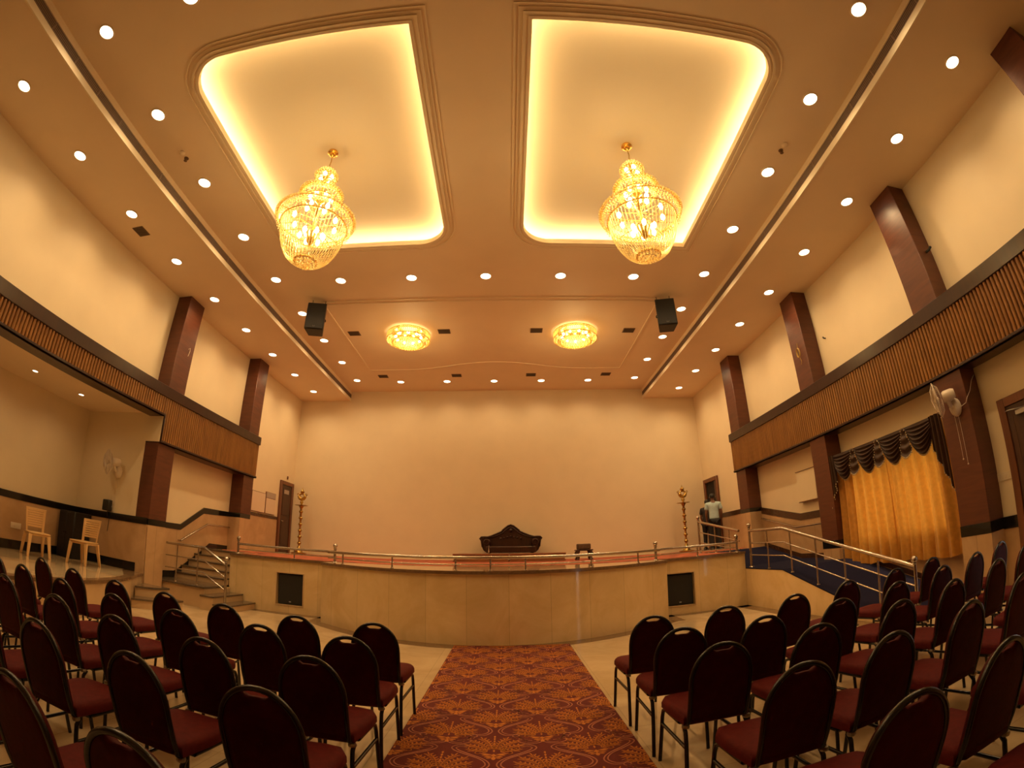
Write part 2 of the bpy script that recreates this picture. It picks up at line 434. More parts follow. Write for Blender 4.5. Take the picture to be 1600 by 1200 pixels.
# long slot air grilles on the inner faces of the soffits
for sd, x, sg in (('left', SLL, 1), ('right', SLR, -1)):
    t = thing('slot_air_grille', 'long brown slot air grille with cream lips along the %s ceiling soffit' % sd, 'air grille', (x, 0, ZS), group=None)
    b = MB(); b.box(min(0, sg * 0.025), max(0, sg * 0.025), YN, YB, -0.012, 0.085); b.build('lower_lip', 'lip', t, smooth=0)
    b = MB(); b.box(min(0, sg * 0.02), max(0, sg * 0.02), YN, YB, 0.235, ZC - ZS); b.build('upper_lip', 'mould', t, smooth=0)
    b = MB(); b.box(min(0, sg * 0.008), max(0, sg * 0.008), YN, YB, 0.085, 0.235)
    b.cur = 1
    for k in range(5): b.box(min(0, sg * 0.012), max(0, sg * 0.012), YN, YB, 0.096 + k * 0.028, 0.104 + k * 0.028)
    y = YN + 0.5
    while y < YB:
        b.cur = 0; b.box(min(0, sg * 0.016), max(0, sg * 0.016), y, y + 0.02, 0.085, 0.235); y += 0.6
    b.build('grille', ['acgrille', 'acslit'], t, smooth=0)

# ------------------------------------------------------------------ lamps
def spot(parent, z, watts, size=150, rad=0.09):
    l = bpy.data.lights.new('lamp', 'SPOT'); l.energy = watts; l.color = WARM; l.spot_size = math.radians(size); l.spot_blend = 0.9
    l.shadow_soft_size = rad
    o = bpy.data.objects.new('lamp', l); S.collection.objects.link(o); o.parent = parent; o.location = (0, 0, z)
    return o
def downlight(x, y, z, label, r=0.10, watts=P_DOWN, group='recessed downlights'):
    t = thing('downlight', label, 'ceiling light', (x, y, z), group=group)
    b = MB(); n = 24
    rings = [[(rr * math.cos(2 * PI * k / n), rr * math.sin(2 * PI * k / n), zz) for k in range(n)] for rr, zz in ((r * 1.22, 0.0), (r * 1.2, -0.012), (r * 1.03, -0.014), (r, -0.004))]
    b.loft(rings, True, False); b.build('trim_ring', 'mould', t)
    b = MB(); b.lathe([(r, -0.003), (r * 0.99, -0.009), (r * 0.5, -0.012), (0.001, -0.0125)], seg=24); b.build('lens', 'lens', t)
    spot(t, -0.03, watts)
    return t
INY = [1.779 + 1.5005 * i for i in range(9)]
for sd, x in (('left', -4.78), ('right', 4.075)):
    for i, y in enumerate(INY):
        lab = 'recessed downlight inside the %s slot grille, %s from the stage wall' % (sd, ORD[8 - i])
        downlight(x, y, ZC, lab, group='downlights inside the slot grilles')
for sd, x in (('left', -6.275), ('right', 5.56)):
    for i in range(9):
        lab = 'recessed downlight on the outer %s soffit, %s from the stage wall' % (sd, ORD[8 - i])
        downlight(x, 1.813 + 1.507 * i, ZS, lab, group='downlights on the side soffits')
for i in range(5):
    x = -3.381 + 1.4935 * i
    downlight(x, 7.97, ZC, 'recessed downlight in the cross row just beyond the trays, %s from left' % ORD[i], group='downlights in the cross row before the stage')
    downlight(x, 13.97, ZC, 'recessed downlight in the row nearest the stage wall, %s from left' % ORD[i], watts=P_DOWN * 0.7, group='downlights along the stage wall')
for i, y in enumerate((2.4, 3.9, 5.25, 6.489)):
    downlight(-8.09, y, ALC, 'small recessed downlight in the low alcove ceiling, %s from the alcove end wall' % ORD[3 - i], r=0.055, watts=P_DOWN * 0.22, group='small alcove downlights')
downlight(-3.44, 1.75, ZC, 'recessed downlight at the top edge of the picture near the left tray', group='downlights behind the trays')

def beadring(b, r, z, br, n, c=(0, 0)):
    for k in range(n):
        a = 2 * PI * k / n
        b.ball((c[0] + r * math.cos(a), c[1] + r * math.sin(a), z), br, 6, 4)
def chandelier(loc, label):
    t = thing('chandelier', label, 'chandelier', loc, group='tiered crystal chandeliers')
    # z measured from the tray ceiling downwards
    b = MB(); b.lathe([(0.001, 0), (0.075, 0), (0.08, -0.03), (0.045, -0.05), (0.05, -0.075), (0.018, -0.1), (0.001, -0.105)], seg=20); b.build('canopy', 'gold', t)
    b = MB(); b.tube([(0, 0, -0.1), (0.008, 0, -0.2), (-0.006, 0.006, -0.32), (0, 0, -0.42)], 0.008, 6); b.build('cable', 'brass', t)
    b = MB(); b.lathe([(0.001, -0.40), (0.03, -0.42), (0.02, -0.5), (0.06, -0.56), (0.02, -0.62), (0.022, -0.95), (0.07, -1.0), (0.02, -1.06), (0.02, -1.5), (0.09, -1.56), (0.05, -1.7), (0.02, -1.75), (0.001, -1.76)], seg=14)
    for r, z in ((0.155, -0.53), (0.12, -0.62), (0.29, -0.90), (0.25, -1.02), (0.53, -1.33), (0.46, -1.46), (0.15, -2.02)):
        b.tube([(r * math.cos(2 * PI * k / 32), r * math.sin(2 * PI * k / 32), z) for k in range(32)], 0.009, 6, loop=True)
    for r, z, n in ((0.155, -0.53, 4), (0.29, -0.90, 6), (0.53, -1.33, 8), (0.46, -1.46, 6)):
        for k in range(n):
            a = 2 * PI * k / n; b.tube([(0, 0, z), (r * math.cos(a), r * math.sin(a), z)], 0.006, 5)
    b.build('frame', 'gold', t)
    b = MB(); beadring(b, 0.165, -0.52, 0.022, 26); beadring(b, 0.13, -0.455, 0.018, 22); beadring(b, 0.08, -0.42, 0.016, 14); beadring(b, 0.13, -0.62, 0.017, 22)
    for k in range(20):
        a = 2 * PI * k / 20
        for j in range(4): b.ball((0.14 * math.cos(a) * (1 - 0.1 * j), 0.14 * math.sin(a) * (1 - 0.1 * j), -0.55 - 0.032 * j), 0.012, 6, 3)
    b.build('upper_crystal_crown', 'crystal', t)
    b = MB(); beadring(b, 0.305, -0.885, 0.022, 44); beadring(b, 0.27, -0.93, 0.018, 40)
    for k in range(36):
        a = 2 * PI * k / 36
        for j in range(6): b.ball(((0.29 - 0.03 * j * 0.5) * math.cos(a), (0.29 - 0.03 * j * 0.5) * math.sin(a), -0.94 - 0.03 * j), 0.011, 6, 3)
        for j in range(5): b.ball((0.29 * (1 - j / 5.5) * math.cos(a), 0.29 * (1 - j / 5.5) * math.sin(a), -0.88 + 0.10 * math.sin(j / 5 * PI / 2)), 0.010, 5, 3)
    b.build('middle_crystal_tier', 'crystal', t)
    b = MB(); beadring(b, 0.545, -1.33, 0.022, 80); beadring(b, 0.515, -1.385, 0.016, 78)
    for k in range(52):
        a = 2 * PI * k / 52
        for j in range(5): b.ball(((0.53 - 0.052 * j) * math.cos(a), (0.53 - 0.052 * j) * math.sin(a), -1.315 + 0.026 * j), 0.012, 5, 3)
        for j in range(3): b.ball((0.505 * math.cos(a), 0.505 * math.sin(a), -1.41 - 0.03 * j), 0.011, 5, 3)
    b.build('main_crystal_tier', 'crystal', t)
    b = MB()
    for k in range(56):
        a = 2 * PI * k / 56; pts = []
        for j in range(10):
            u = j / 9; ph = u * PI / 2
            r = 0.145 + 0.30 * math.cos(ph) ** 1.05; z = -1.47 - 0.55 * math.sin(ph) ** 1.2
            pts.append((r * math.cos(a), r * math.sin(a), z))
        b.tube(pts, [0.0075, 0.005] * 5, 4)
    beadring(b, 0.455, -1.46, 0.016, 70)
    b.build('crystal_strand_bowl', 'cryslite', t)
    b = MB()
    for rr, n, z in ((0.15, 20, -2.02), (0.115, 16, -2.05), (0.075, 11, -2.075), (0.035, 6, -2.09), (0.001, 1, -2.10)):
        beadring(b, rr, z, 0.021, n)
    b.build('bottom_crystal_cluster', 'crystal', t)
    bp = [(0.30, -1.37, 8, 0.0), (0.16, -1.60, 6, 0.3), (0.15, -0.97, 7, 0.2), (0.08, -0.53, 4, 0.1)]
    for r, z, n, ph in bp:
        for k in range(n):
            a = 2 * PI * k / n + ph
            q = MB(); q.lathe([(0.006, -0.055), (0.026, -0.03), (0.031, 0.0), (0.018, 0.034), (0.001, 0.055)], (r * math.cos(a), r * math.sin(a), z), 8)
            q.build('bulb', 'bulb', t)
    l = bpy.data.lights.new('lamp', 'POINT'); l.energy = P_CHAND; l.color = (1.0, 0.66, 0.26); l.shadow_soft_size = 0.28
    o = bpy.data.objects.new('lamp', l); S.collection.objects.link(o); o.parent = t; o.location = (0, 0, -1.25)
    return t
ZT = ZC + 0.24
chandelier((-2.555, 4.76, ZT), 'tiered crystal chandelier hanging in the left ceiling tray')
chandelier((1.79, 4.76, ZT), 'tiered crystal chandelier hanging in the right ceiling tray')

def flush_lamp(x, y, label):
    t = thing('crystal_ceiling_lamp', label, 'ceiling lamp', (x, y, ZC), group='round crystal lamps over the stage')
    b = MB(); b.lathe([(0.001, 0), (0.42, 0), (0.42, -0.03), (0.001, -0.035)], seg=32); b.build('base_plate', 'gold', t)
    b = MB()
    for r, z in ((0.53, -0.04), (0.53, -0.2), (0.38, -0.28)):
        b.tube([(r * math.cos(2 * PI * k / 40), r * math.sin(2 * PI * k / 40), z) for k in range(40)], 0.012, 6, loop=True)
    b.build('frame', 'gold', t)
    b = MB(); beadring(b, 0.535, -0.21, 0.022, 60); beadring(b, 0.47, -0.25, 0.022, 54); beadring(b, 0.4, -0.285, 0.022, 46)
    for k in range(70):
        a = 2 * PI * k / 70
        b.tube([(0.53 * math.cos(a), 0.53 * math.sin(a), -0.05), (0.53 * math.cos(a), 0.53 * math.sin(a), -0.2)], 0.012, 4)
    b.build('crystal_rim', 'crystal', t)
    b = MB()
    for rr, n, z in ((0.34, 40, -0.29), (0.28, 32, -0.30), (0.22, 26, -0.31), (0.16, 18, -0.318), (0.10, 12, -0.322), (0.04, 6, -0.325)): beadring(b, rr, z, 0.023, n)
    b.build('crystal_bottom', 'crystal', t)
    for k in range(9):
        a = 2 * PI * k / 9; r = 0.32
        q = MB(); q.ball((r * math.cos(a), r * math.sin(a), -0.13), 0.035, 8, 5); q.build('bulb', 'bulb', t)
    l = bpy.data.lights.new('lamp', 'POINT'); l.energy = P_FLUSH; l.color = (1.0, 0.66, 0.26); l.shadow_soft_size = 0.3
    o = bpy.data.objects.new('lamp', l); S.collection.objects.link(o); o.parent = t; o.location = (0, 0, -0.36)
flush_lamp(-2.43, 10.5, 'round crystal ceiling lamp over the left half of the stage')
flush_lamp(1.71, 10.5, 'round crystal ceiling lamp over the right half of the stage')

# vents
def vent(x, y, z, label, sx=0.3, sy_=0.24):
    t = thing('ceiling_vent', label, 'vent', (x, y, z), group='square ceiling vents')
    b = MB(); b.box(-sx / 2, sx / 2, -sy_ / 2, sy_ / 2, -0.012, 0); b.build('frame', 'vent', t, bevel=0.004)
    b = MB()
    for k in range(7): b.box(-sx / 2 + 0.02, sx / 2 - 0.02, -sy_ / 2 + 0.02 + k * (sy_ - 0.05) / 6.5, -sy_ / 2 + 0.035 + k * (sy_ - 0.05) / 6.5, -0.018, -0.012)
    b.build('louvre', 'acslit', t, smooth=0)
for i, x in enumerate((-3.83, -1.53, 0.75, 3.07)):
    vent(x, 10.43, ZC, 'dark square ceiling vent level with the crystal stage lamps, %s from the left' % ORD[i])
    vent(x + 0.0, 13.46, ZC, 'dark square ceiling vent near the stage wall beyond the wavy moulding, %s from the left' % ORD[i])
vent(-6.42, 5.31, ZS, 'dark square ceiling vent on the left soffit beside a downlight', 0.25, 0.27)

# sprinklers / sensors
for sd, x, y in (('left', -4.8, 4.2), ('right', 4.08, 4.3)):
    t = thing('sprinkler_head', 'small brass sprinkler head under the ceiling near the %s tray' % sd, 'sprinkler', (x, y, ZC))
    b = MB(); b.lathe([(0.001, 0), (0.04, 0), (0.038, -0.012), (0.014, -0.016), (0.012, -0.05), (0.03, -0.055), (0.001, -0.06)], seg=14); b.build('head', 'vent', t)
    t = thing('smoke_detector', 'small round smoke detector under the ceiling near the %s tray' % sd, 'smoke detector', (x, y - 0.13, ZC))
    b = MB(); b.lathe([(0.001, 0), (0.045, 0), (0.05, -0.02), (0.03, -0.035), (0.001, -0.036)], seg=16); b.build('casing', 'mould', t)

# ------------------------------------------------------------------ pillars, fascia beams, dado
def pillar(side, y0, y1, zb, label, bz):
    """mahogany clad pillar; zb = bottom of the veneer, bz = border band height below it"""
    xa, xb = (XL, -6.76) if side == 'left' else (6.09, XR)
    t = thing('pillar', label, 'pillar', ((xa + xb) / 2, (y0 + y1) / 2, 0), group='mahogany pillars along the %s wall' % side)
    hx, hy = (xb - xa) / 2, (y1 - y0) / 2
    b = MB(); b.box(-hx, hx, -hy, hy, zb, ZS); b.build('veneer_cladding', 'pillar', t, bevel=0.006)
    b = MB(); b.box(-hx - 0.003, hx + 0.003, -hy - 0.003, hy + 0.003, zb - bz, zb); b.build('granite_band', 'granite', t, bevel=0.003)
    b = MB(); b.box(-hx, hx, -hy, hy, 0, zb - bz); b.build('tile_base', 'dado', t, smooth=0)
    return t
pillar('left', 7.63, 8.18, 1.565, 'mahogany pillar at the corner of the left alcove', 0.115)
pillar('left', 11.1, 11.62, 2.06, 'mahogany pillar on the left wall at the top of the stage steps', 0.115)
pillar('right', 0.9, 1.43, 1.04, 'mahogany pillar on the right wall nearest the photographer', 0.15)
pillar('right', 4.28, 4.83, 1.04, 'mahogany pillar on the right wall behind the white fan', 0.15)
pillar('right', 7.78, 8.3, 1.1, 'mahogany pillar on the right wall between curtain and wall box', 0.15)
pillar('right', 11.25, 11.78, 2.1, 'mahogany pillar on the right wall beside the stage', 0.1)

def beam(side):
    sg = 1 if side == 'left' else -1
    xw = XL if side == 'left' else XR
    xf = -6.70 if side == 'left' else 6.05
    t = thing('fascia_beam', 'long %s fascia beam with dark ledge over upright wooden slats' % side, 'beam', (xf, 0, 0), group='slatted fascia beams')
    d = abs(xw - xf)
    def bx(b, a0, a1, y0, y1, z0, z1):     # a = distance behind the face
        x0, x1 = -sg * a0, -sg * a1
        b.box(min(x0, x1), max(x0, x1), y0, y1, z0, z1)
    y_end = 11.66 if side == 'left' else 11.85
    segs = [(YN, ALY, 3.60), (ALY, y_end, 3.07)] if side == 'left' else [(YN, y_end, 3.14)]
    b = MB(); bx(b, -0.02, d, YN, y_end, 3.95, 4.17); b.build('top_ledge', 'ledge', t, bevel=0.008)
    b = MB()
    for (y0, y1, z0) in segs: bx(b, 0.03, d, y0, y1, z0, 3.95)
    b.build('core', 'slatback', t, smooth=0)
    b = MB()
    for (y0, y1, z0) in segs: bx(b, 0.0, 0.06, y0, y1, z0 - 0.02, z0 + 0.03); bx(b, 0.0, d, y0, y1, z0 - 0.02, z0 - 0.001)
    if side == 'left': bx(b, -0.004, 0.04, ALY - 0.004, ALY + 0.02, 3.05, 3.62)
    b.build('lower_edge_board', 'ledge', t, bevel=0.004)
    b = MB()
    for (y0, y1, z0) in segs:
        y = max(y0, -1.0) + 0.01
        while y < y1 - 0.05:
            p = [(0.03, y), (0.01, y + 0.004), (0.0, y + 0.018), (0.0, y + 0.036), (0.01, y + 0.050), (0.03, y + 0.054)]
            b.loft([[(-sg * a, q, z0 + 0.03) for a, q in p], [(-sg * a, q, 3.95) for a, q in p]])
            y += 0.069
    b.build('slat_panel', 'slat', t, smooth=30)
beam('left'); beam('right')

def band(name, side, pts, th, m, off=0.02):
    """poly-line band on a side wall: pts = (y, zlow, zhigh)"""
    x0, x1 = (XL, XL + off) if side == 'left' else (XR - off, XR)
    b = MB()
    rings = [[(x0, y, a), (x1, y, a), (x1, y, c), (x0, y, c)] for y, a, c in pts]
    b.loft(rings); return struct(b.build(name, m, smooth=0))
# left wall by the steps and along the stage
LB = [(8.18, 1.45, 1.565), (9.12, 1.45, 1.575), (9.97, 1.90, 2.04), (11.1, 1.945, 2.06)]
band('trim_8', 'left', LB, 0, 'granite', 0.03)
band('trim_9', 'left', [(y, 0.0, a) for y, a, c in LB], 0, 'dado', 0.02)
band('trim_10', 'left', [(11.62, 2.10, 2.19), (13.86, 2.10, 2.19)], 0, 'brownband', 0.03)
band('trim_11', 'left', [(11.62, 1.0, 2.10), (13.86, 1.0, 2.10)], 0, 'dado', 0.02)
band('baseboard_left', 'left', [(8.18, 0.42, 0.56), (8.98, 0.42, 0.56), (9.1, 0.44, 0.60), (9.97, 0.88, 1.02), (10.3, 1.08, 1.22), (11.1, 1.1, 1.2)], 0, 'granite', 0.04)
# right wall
RB = [(8.3, 1.60, 1.75), (9.5, 1.60, 1.755), (11.25, 1.93, 2.09)]
band('trim_12', 'right', RB, 0, 'brownband', 0.03)
band('trim_13', 'right', [(y, 0.0, a) for y, a, c in RB], 0, 'dado', 0.02)
band('trim_14', 'right', [(11.78, 2.04, 2.17), (13.66, 2.04, 2.17)], 0, 'brownband', 0.03)
band('trim_15', 'right', [(11.78, 1.0, 2.04), (13.66, 1.0, 2.04)], 0, 'dado', 0.02)
band('trim_16', 'right', [(4.01, 0.88, 1.04), (7.78, 0.88, 1.04)], 0, 'granite', 0.03)
band('trim_17', 'right', [(4.01, 0.0, 0.88), (7.78, 0.0, 0.88)], 0, 'dado', 0.02)
band('trim_18', 'right', [(YN, 0.0, 0.88), (2.85, 0.0, 0.88)], 0, 'dado', 0.02)
band('trim_19', 'right', [(YN, 0.88, 1.04), (2.85, 0.88, 1.04)], 0, 'granite', 0.03)

# ------------------------------------------------------------------ stage
FY = 9.17                                     # flat side faces
def cy_(x): return 7.13 + 1.42 * ((x + 0.3) / 3.1) ** 2
CX0, CX1 = -3.40, 2.86
curve = [(CX0 + (CX1 - CX0) * i / 48, cy_(CX0 + (CX1 - CX0) * i / 48)) for i in range(49)]
SX0, SX1 = -5.75, 4.75
outline = [(SX0, FY), (CX0, FY)] + curve + [(CX1, FY), (SX1, FY), (SX1, YB), (SX0, YB)]
# core under the stage floor, with two loudspeaker niches in the flat faces
NL = (-4.62, -4.04, 0.17, 0.80); NR = (3.02, 3.60, 0.17, 0.80)
b = MB()
core = [(SX0, FY + 0.5), (CX0, FY + 0.5), (CX0, FY)] + curve + [(CX1, FY), (CX1, FY + 0.5), (SX1, FY + 0.5), (SX1, YB), (SX0, YB)]
b.prism(core, 0.0, ZST - 0.05)
for (a0, a1, n) in ((SX0, CX0, NL), (CX1, SX1, NR)):
    b.box(a0, n[0], FY, FY + 0.5, 0, ZST - 0.05); b.box(n[1], a1, FY, FY + 0.5, 0, ZST - 0.05)
    b.box(n[0], n[1], FY, FY + 0.5, 0, n[2]); b.box(n[0], n[1], FY, FY + 0.5, n[3], ZST - 0.05)
struct(b.build('wall_stage_front', 'stagefront', smooth=25))
b = MB(); b.prism([(x, y - 0.015 if 0 < i < len(outline) - 3 else y) for i, (x, y) in enumerate(outline)], ZST - 0.05, ZST)
struct(b.build('floor_stage', 'stagefloor', smooth=25))
b = MB(); ribbon(b, [(x, y - 0.025) for x, y in [(SX0, FY), (CX0, FY)]], 0.03, ZST - 0.045, ZST + 0.004); ribbon(b, [(x, y - 0.025) for x, y in curve], 0.03, ZST - 0.045, ZST + 0.004); ribbon(b, [(CX1, FY - 0.025), (SX1, FY - 0.025)], 0.03, ZST - 0.045, ZST + 0.004)
struct(b.build('trim_20', 'darkborder', smooth=25))
b = MB(); b.box(XL, SX0, 10.15, YB, ZST - 0.3, ZST); struct(b.build('floor_stage_left', 'stagefloor', smooth=0))
b = MB(); b.box(SX1, XR, 11.2, YB, ZST - 0.3, ZST); struct(b.build('floor_stage_right', 'stagefloor', smooth=0))
# dark tile border on the hall floor along the foot of the stage
b = MB(); ribbon(b, [(x, y - 0.13) for x, y in curve], 0.26, 0.0, 0.003)
b.box(SX0 + 0.6, CX0, FY - 0.22, FY, 0, 0.003); b.box(CX0 - 0.25, CX0, 8.4, FY, 0, 0.003); b.box(CX1, CX1 + 0.25, 8.4, FY, 0, 0.003); b.box(CX1, SX1, FY - 0.22, FY, 0, 0.003); b.box(SX1 - 0.25, SX1, 5.0, FY, 0, 0.003)
struct(b.build('trim_21', 'darkborder', smooth=0))
# niche frames and loudspeakers
def floor_speaker(n, sd):
    x0, x1, z0, z1 = n
    b = MB()
    for q in ((x0 - 0.02, x1 + 0.02, z0 - 0.02, z0), (x0 - 0.02, x1 + 0.02, z1, z1 + 0.02), (x0 - 0.02, x0, z0, z1), (x1, x1 + 0.02, z0, z1)):
        b.box(q[0], q[1], FY - 0.012, FY + 0.02, q[2], q[3])
    struct(b.build('trim_%d' % (22 + (sd == 'right')), 'riser', bevel=0.003))
    t = thing('loudspeaker', 'black loudspeaker set into the stage front %s of the red carpet' % sd, 'loudspeaker', ((x0 + x1) / 2, FY + 0.06, z0), group='loudspeakers in the stage front')
    hw = (x1 - x0) / 2 - 0.012; h = z1 - z0 - 0.012
    b = MB(); b.box(-hw, hw, 0.0, 0.36, 0.0, h); b.build('cabinet', 'black', t, bevel=0.01)
    b = MB(); b.box(-hw + 0.015, hw - 0.015, -0.02, 0.0, 0.015, h - 0.015); b.build('grille', 'grille', t, bevel=0.006)
    b = MB(); b.box(-0.022, 0.022, -0.026, -0.02, 0.05, 0.07); b.build('badge', 'silver', t, bevel=0.002)
floor_speaker(NL, 'left'); floor_speaker(NR, 'right')
# red carpet on the stage
b = MB(); b.box(-5.6, 4.6, 9.42, YB - 0.05, ZST, ZST + 0.006); b.box(-6.9, -5.6, 10.6, YB - 0.05, ZST, ZST + 0.006); b.box(4.6, 6.3, 11.6, YB - 0.05, ZST, ZST + 0.006)
tag(b.build('stage_carpet', 'stagecarpet', smooth=0), 'red patterned carpet covering the stage floor', 'carpet')

# ------------------------------------------------------------------ handrails of steel tube
def rail(name_label, cat, paths, posts, group='stainless steel handrails', knob=0.045, rt_=0.028):
    """paths: list of (name, points, radius); posts: (x, y, zbottom, ztop, radius, has_knob)"""
    x0, y0, z0 = posts[0][:3] if posts else paths[0][1][0]
    t = thing('handrail', name_label, cat, (x0, y0, z0), group=group)
    for nm, pts, r in paths:
        b = MB(); b.tube([(p[0] - x0, p[1] - y0, p[2] - z0) for p in pts], r, 10); b.build(nm, 'steel', t, smooth=60)
    for (x, y, a, c, r, kn) in posts:
        b = MB(); X, Y = x - x0, y - y0
        b.tube([(X, Y, a - z0), (X, Y, c - z0)], r, 10); b.lathe([(r * 2.2, a - z0), (r * 2.0, a - z0 + 0.012), (r, a - z0 + 0.02)], (X, Y, 0), 12)
        p = b.build('post', 'steel', t, smooth=40)
        if kn:
            q = MB(); q.lathe([(r * 1.3, c - z0 - 0.01), (r * 1.5, c - z0), (r * 0.7, c - z0 + 0.015)], (X, Y, 0), 10); q.ball((X, Y, c - z0 + 0.05), knob, 12, 8)
            q.build('ball_finial', 'steel', p, smooth=60)
    return t
# low rail on the stage rim
def rimpts(z, off):
    L = [(SX0 + 0.1, FY + off), (-4.6, FY + off), (CX0, FY + off - 0.02)]
    L += [(x, y + off) for x, y in curve[1:-1]]
    L += [(CX1 + 0.1, FY + off - 0.02), (3.8, FY + off), (SX1 - 0.1, FY + off)]
    return [(x, y, z) for x, y in L]
rp = []
for i in (4, 12, 20, 24, 28, 36, 43): rp.append((curve[i][0], curve[i][1] + 0.1, ZST, ZST + 0.2, 0.014, False))
rp += [(-4.3, FY + 0.1, ZST, ZST + 0.2, 0.014, False), (3.75, FY + 0.1, ZST, ZST + 0.2, 0.014, False)]
for x in (SX0 + 0.12, CX0 + 0.02, CX1 - 0.02, SX1 - 0.12):
    y = FY + 0.1 if abs(x - CX0) > 0.1 and abs(x - CX1) > 0.1 else FY + 0.0
    rp.append((x, y, ZST, ZST + 0.27, 0.026, True))
rail('low steel rail following the curved rim of the stage', 'handrail', [('top_rail', rimpts(ZST + 0.2, 0.1), 0.026), ('lower_rail', rimpts(ZST + 0.095, 0.1), 0.012)], rp)

# ------------------------------------------------------------------ left steps up to the stage
LZ = 0.42
struct(MB().box(XL, -5.72, 8.22, FY - 0.02, 0.0, LZ - 0.04).build('wall_landing', 'riser', smooth=0))
b = MB(); b.box(XL, -5.70, 8.18, 9.02, LZ - 0.04, LZ); struct(b.build('floor_landing', 'blackstep', bevel=0.006))
t = thing('stage_steps', 'short flight of beige steps with dark treads climbing to the left end of the stage', 'steps', (-6.43, 9.0, LZ))
n = 5; rise = (ZST - LZ) / n; run = 0.245
for k in range(n):
    b = MB(); b.box(-0.68, 0.66, k * run, n * run, k * rise, (k + 1) * rise - 0.03); b.build('riser', 'riser', t, smooth=0)
    b = MB(); b.box(-0.68, 0.66, k * run - 0.025, (k + 1) * run, (k + 1) * rise - 0.03, (k + 1) * rise); b.build('tread', 'blackstep', t, bevel=0.005)
t = thing('landing_steps', 'two low steps with dark treads beside the landing left of the stage', 'steps', (-5.7, 8.65, 0))
for k in range(2):
    z = LZ * (2 - k) / 3; x = 0.30 * (k + 1)
    b = MB(); b.box(0.30 * k + (0.001 if k == 0 else 0), x, -0.60, 0.50, 0, z - 0.03); b.build('riser', 'riser', t, smooth=0)
    b = MB(); b.box(0.30 * k, x + 0.02, -0.62, 0.50, z - 0.03, z); b.build('tread', 'blackstep', t, bevel=0.005)
# curved quarter steps at the alcove corner
t = thing('corner_steps', 'curved corner steps rising to the alcove floor at the left pillar', 'steps', (-6.72, 7.6, 0))
for r, z0, z1, a0 in ((0.95, 0.0, 0.17, -1.08), (0.62, 0.17, 0.35, -1.12)):
    inner = [(0.0, 0.0), (-0.02, 0.0), (0.13, -0.33)] if r < 0.7 else [(0.0, 0.0), (-0.02, 0.0), (0.13, -0.33), (0.42, -0.78)]
    for rr, zz0, zz1, nm, mm in ((r, z0, z1 - 0.03, 'riser', 'riser'), (r + 0.02, z1 - 0.03, z1, 'tread', 'blackstep')):
        arc_ = [(rr * math.cos(a0 - a0 * i / 14), rr * math.sin(a0 - a0 * i / 14)) for i in range(15)]
        b = MB(); b.prism(arc_ + inner, zz0, zz1); b.build(nm, mm, t, smooth=30)
# rail on the landing
a0, a1, a2 = (-6.74, 8.24), (-5.92, 8.24), (-5.25, 8.24)
def pth(dz): return [(a0[0], a0[1], LZ + dz), (a1[0] + 0.15, a1[1], LZ + dz), (a2[0], a2[1], 0.14 + dz)]
rail('steel handrail along the landing left of the stage, sloping down to a ball post', 'handrail',
     [('top_rail', pth(0.74), 0.026), ('mid_rail', pth(0.50), 0.012), ('mid_rail', pth(0.26), 0.012)],
     [(-6.45, 8.24, LZ, LZ + 0.74, 0.014, False), (a1[0], 8.24, LZ, LZ + 0.75, 0.016, False), (a2[0], 8.24, 0.14, 0.95, 0.026, True)])
def wallrail(label, pts, sgn):
    x0, y0, z0 = pts[0]
    t = thing('wall_handrail', label, 'handrail', (x0, y0, z0), group='wall handrails')
    b = MB(); b.tube([(p[0] - x0, p[1] - y0, p[2] - z0) for p in pts], 0.022, 10); b.build('rail', 'steel', t, smooth=60)
    for p in (pts[0], pts[-1]):
        b = MB(); b.tube([(p[0] - x0, p[1] - y0, p[2] - z0), (p[0] - x0 + sgn * 0.072, p[1] - y0, p[2] - z0)], 0.016, 8)
        b.build('bracket', 'steel', t, smooth=60)
wallrail('short steel wall handrail above the left stage steps', [(XL + 0.10, 9.05, 1.22), (XL + 0.10, 10.05, 1.655), (XL + 0.10, 11.05, 1.665)], -1)
wallrail('thin steel wall handrail above the ramp on the right wall', [(XR - 0.10, 11.15, 1.80), (XR - 0.10, 9.6, 1.465), (XR - 0.10, 8.35, 1.47)], 1)

# ------------------------------------------------------------------ blue ramp on the right
prof = [(11.22, ZST), (9.6, 0.765), (7.75, 0.74), (4.95, 0.0)]
t = thing('access_ramp', 'beige walled access ramp covered in blue carpet beside the right wall', 'ramp', (SX1, 9.2, 0))
b = MB(); pg = [(y - 9.2, z - 0.012) for y, z in prof] + [(4.95 - 9.2, 0.0), (11.22 - 9.2, 0.0)]
b.prism(pg, 0.006, 6.08 - SX1, lambda a, c, h: (h, a, max(0, c))); b.build('side_wall', 'stagefront', t, smooth=0)
def rz_(y):
    for (ya, za), (yb, zb) in zip(prof, prof[1:]):
        if yb <= y <= ya: return zb + (za - zb) * (y - yb) / (ya - yb)
    return 0.0
b = MB()
for x0, x1, ys in ((0.002, 6.08 - SX1, [11.22, 9.6, 7.75, 4.95]), (6.08 - SX1, XR - 0.045 - SX1, [11.22, 9.6, 8.31]), (6.08 - SX1, XR - 0.045 - SX1, [7.77, 7.75, 4.95])):
    b.loft([[(x0, y - 9.2, rz_(y) - 0.012), (x1, y - 9.2, rz_(y) - 0.012), (x1, y - 9.2, rz_(y)), (x0, y - 9.2, rz_(y))] for y in ys]); b.build('carpet', 'blue', t, smooth=0)
b = MB(); b.box(0.003, 0.012, 0.0, 2.0, 0.76, ZST + 0.0); b.build('carpet_upstand', 'blue', t, smooth=0)
band('baseboard_right', 'right', [(4.95, 0.02, 0.10), (7.75, 0.74, 0.84), (9.6, 0.765, 0.865), (11.22, ZST, ZST + 0.1)], 0, 'brownband', 0.035)
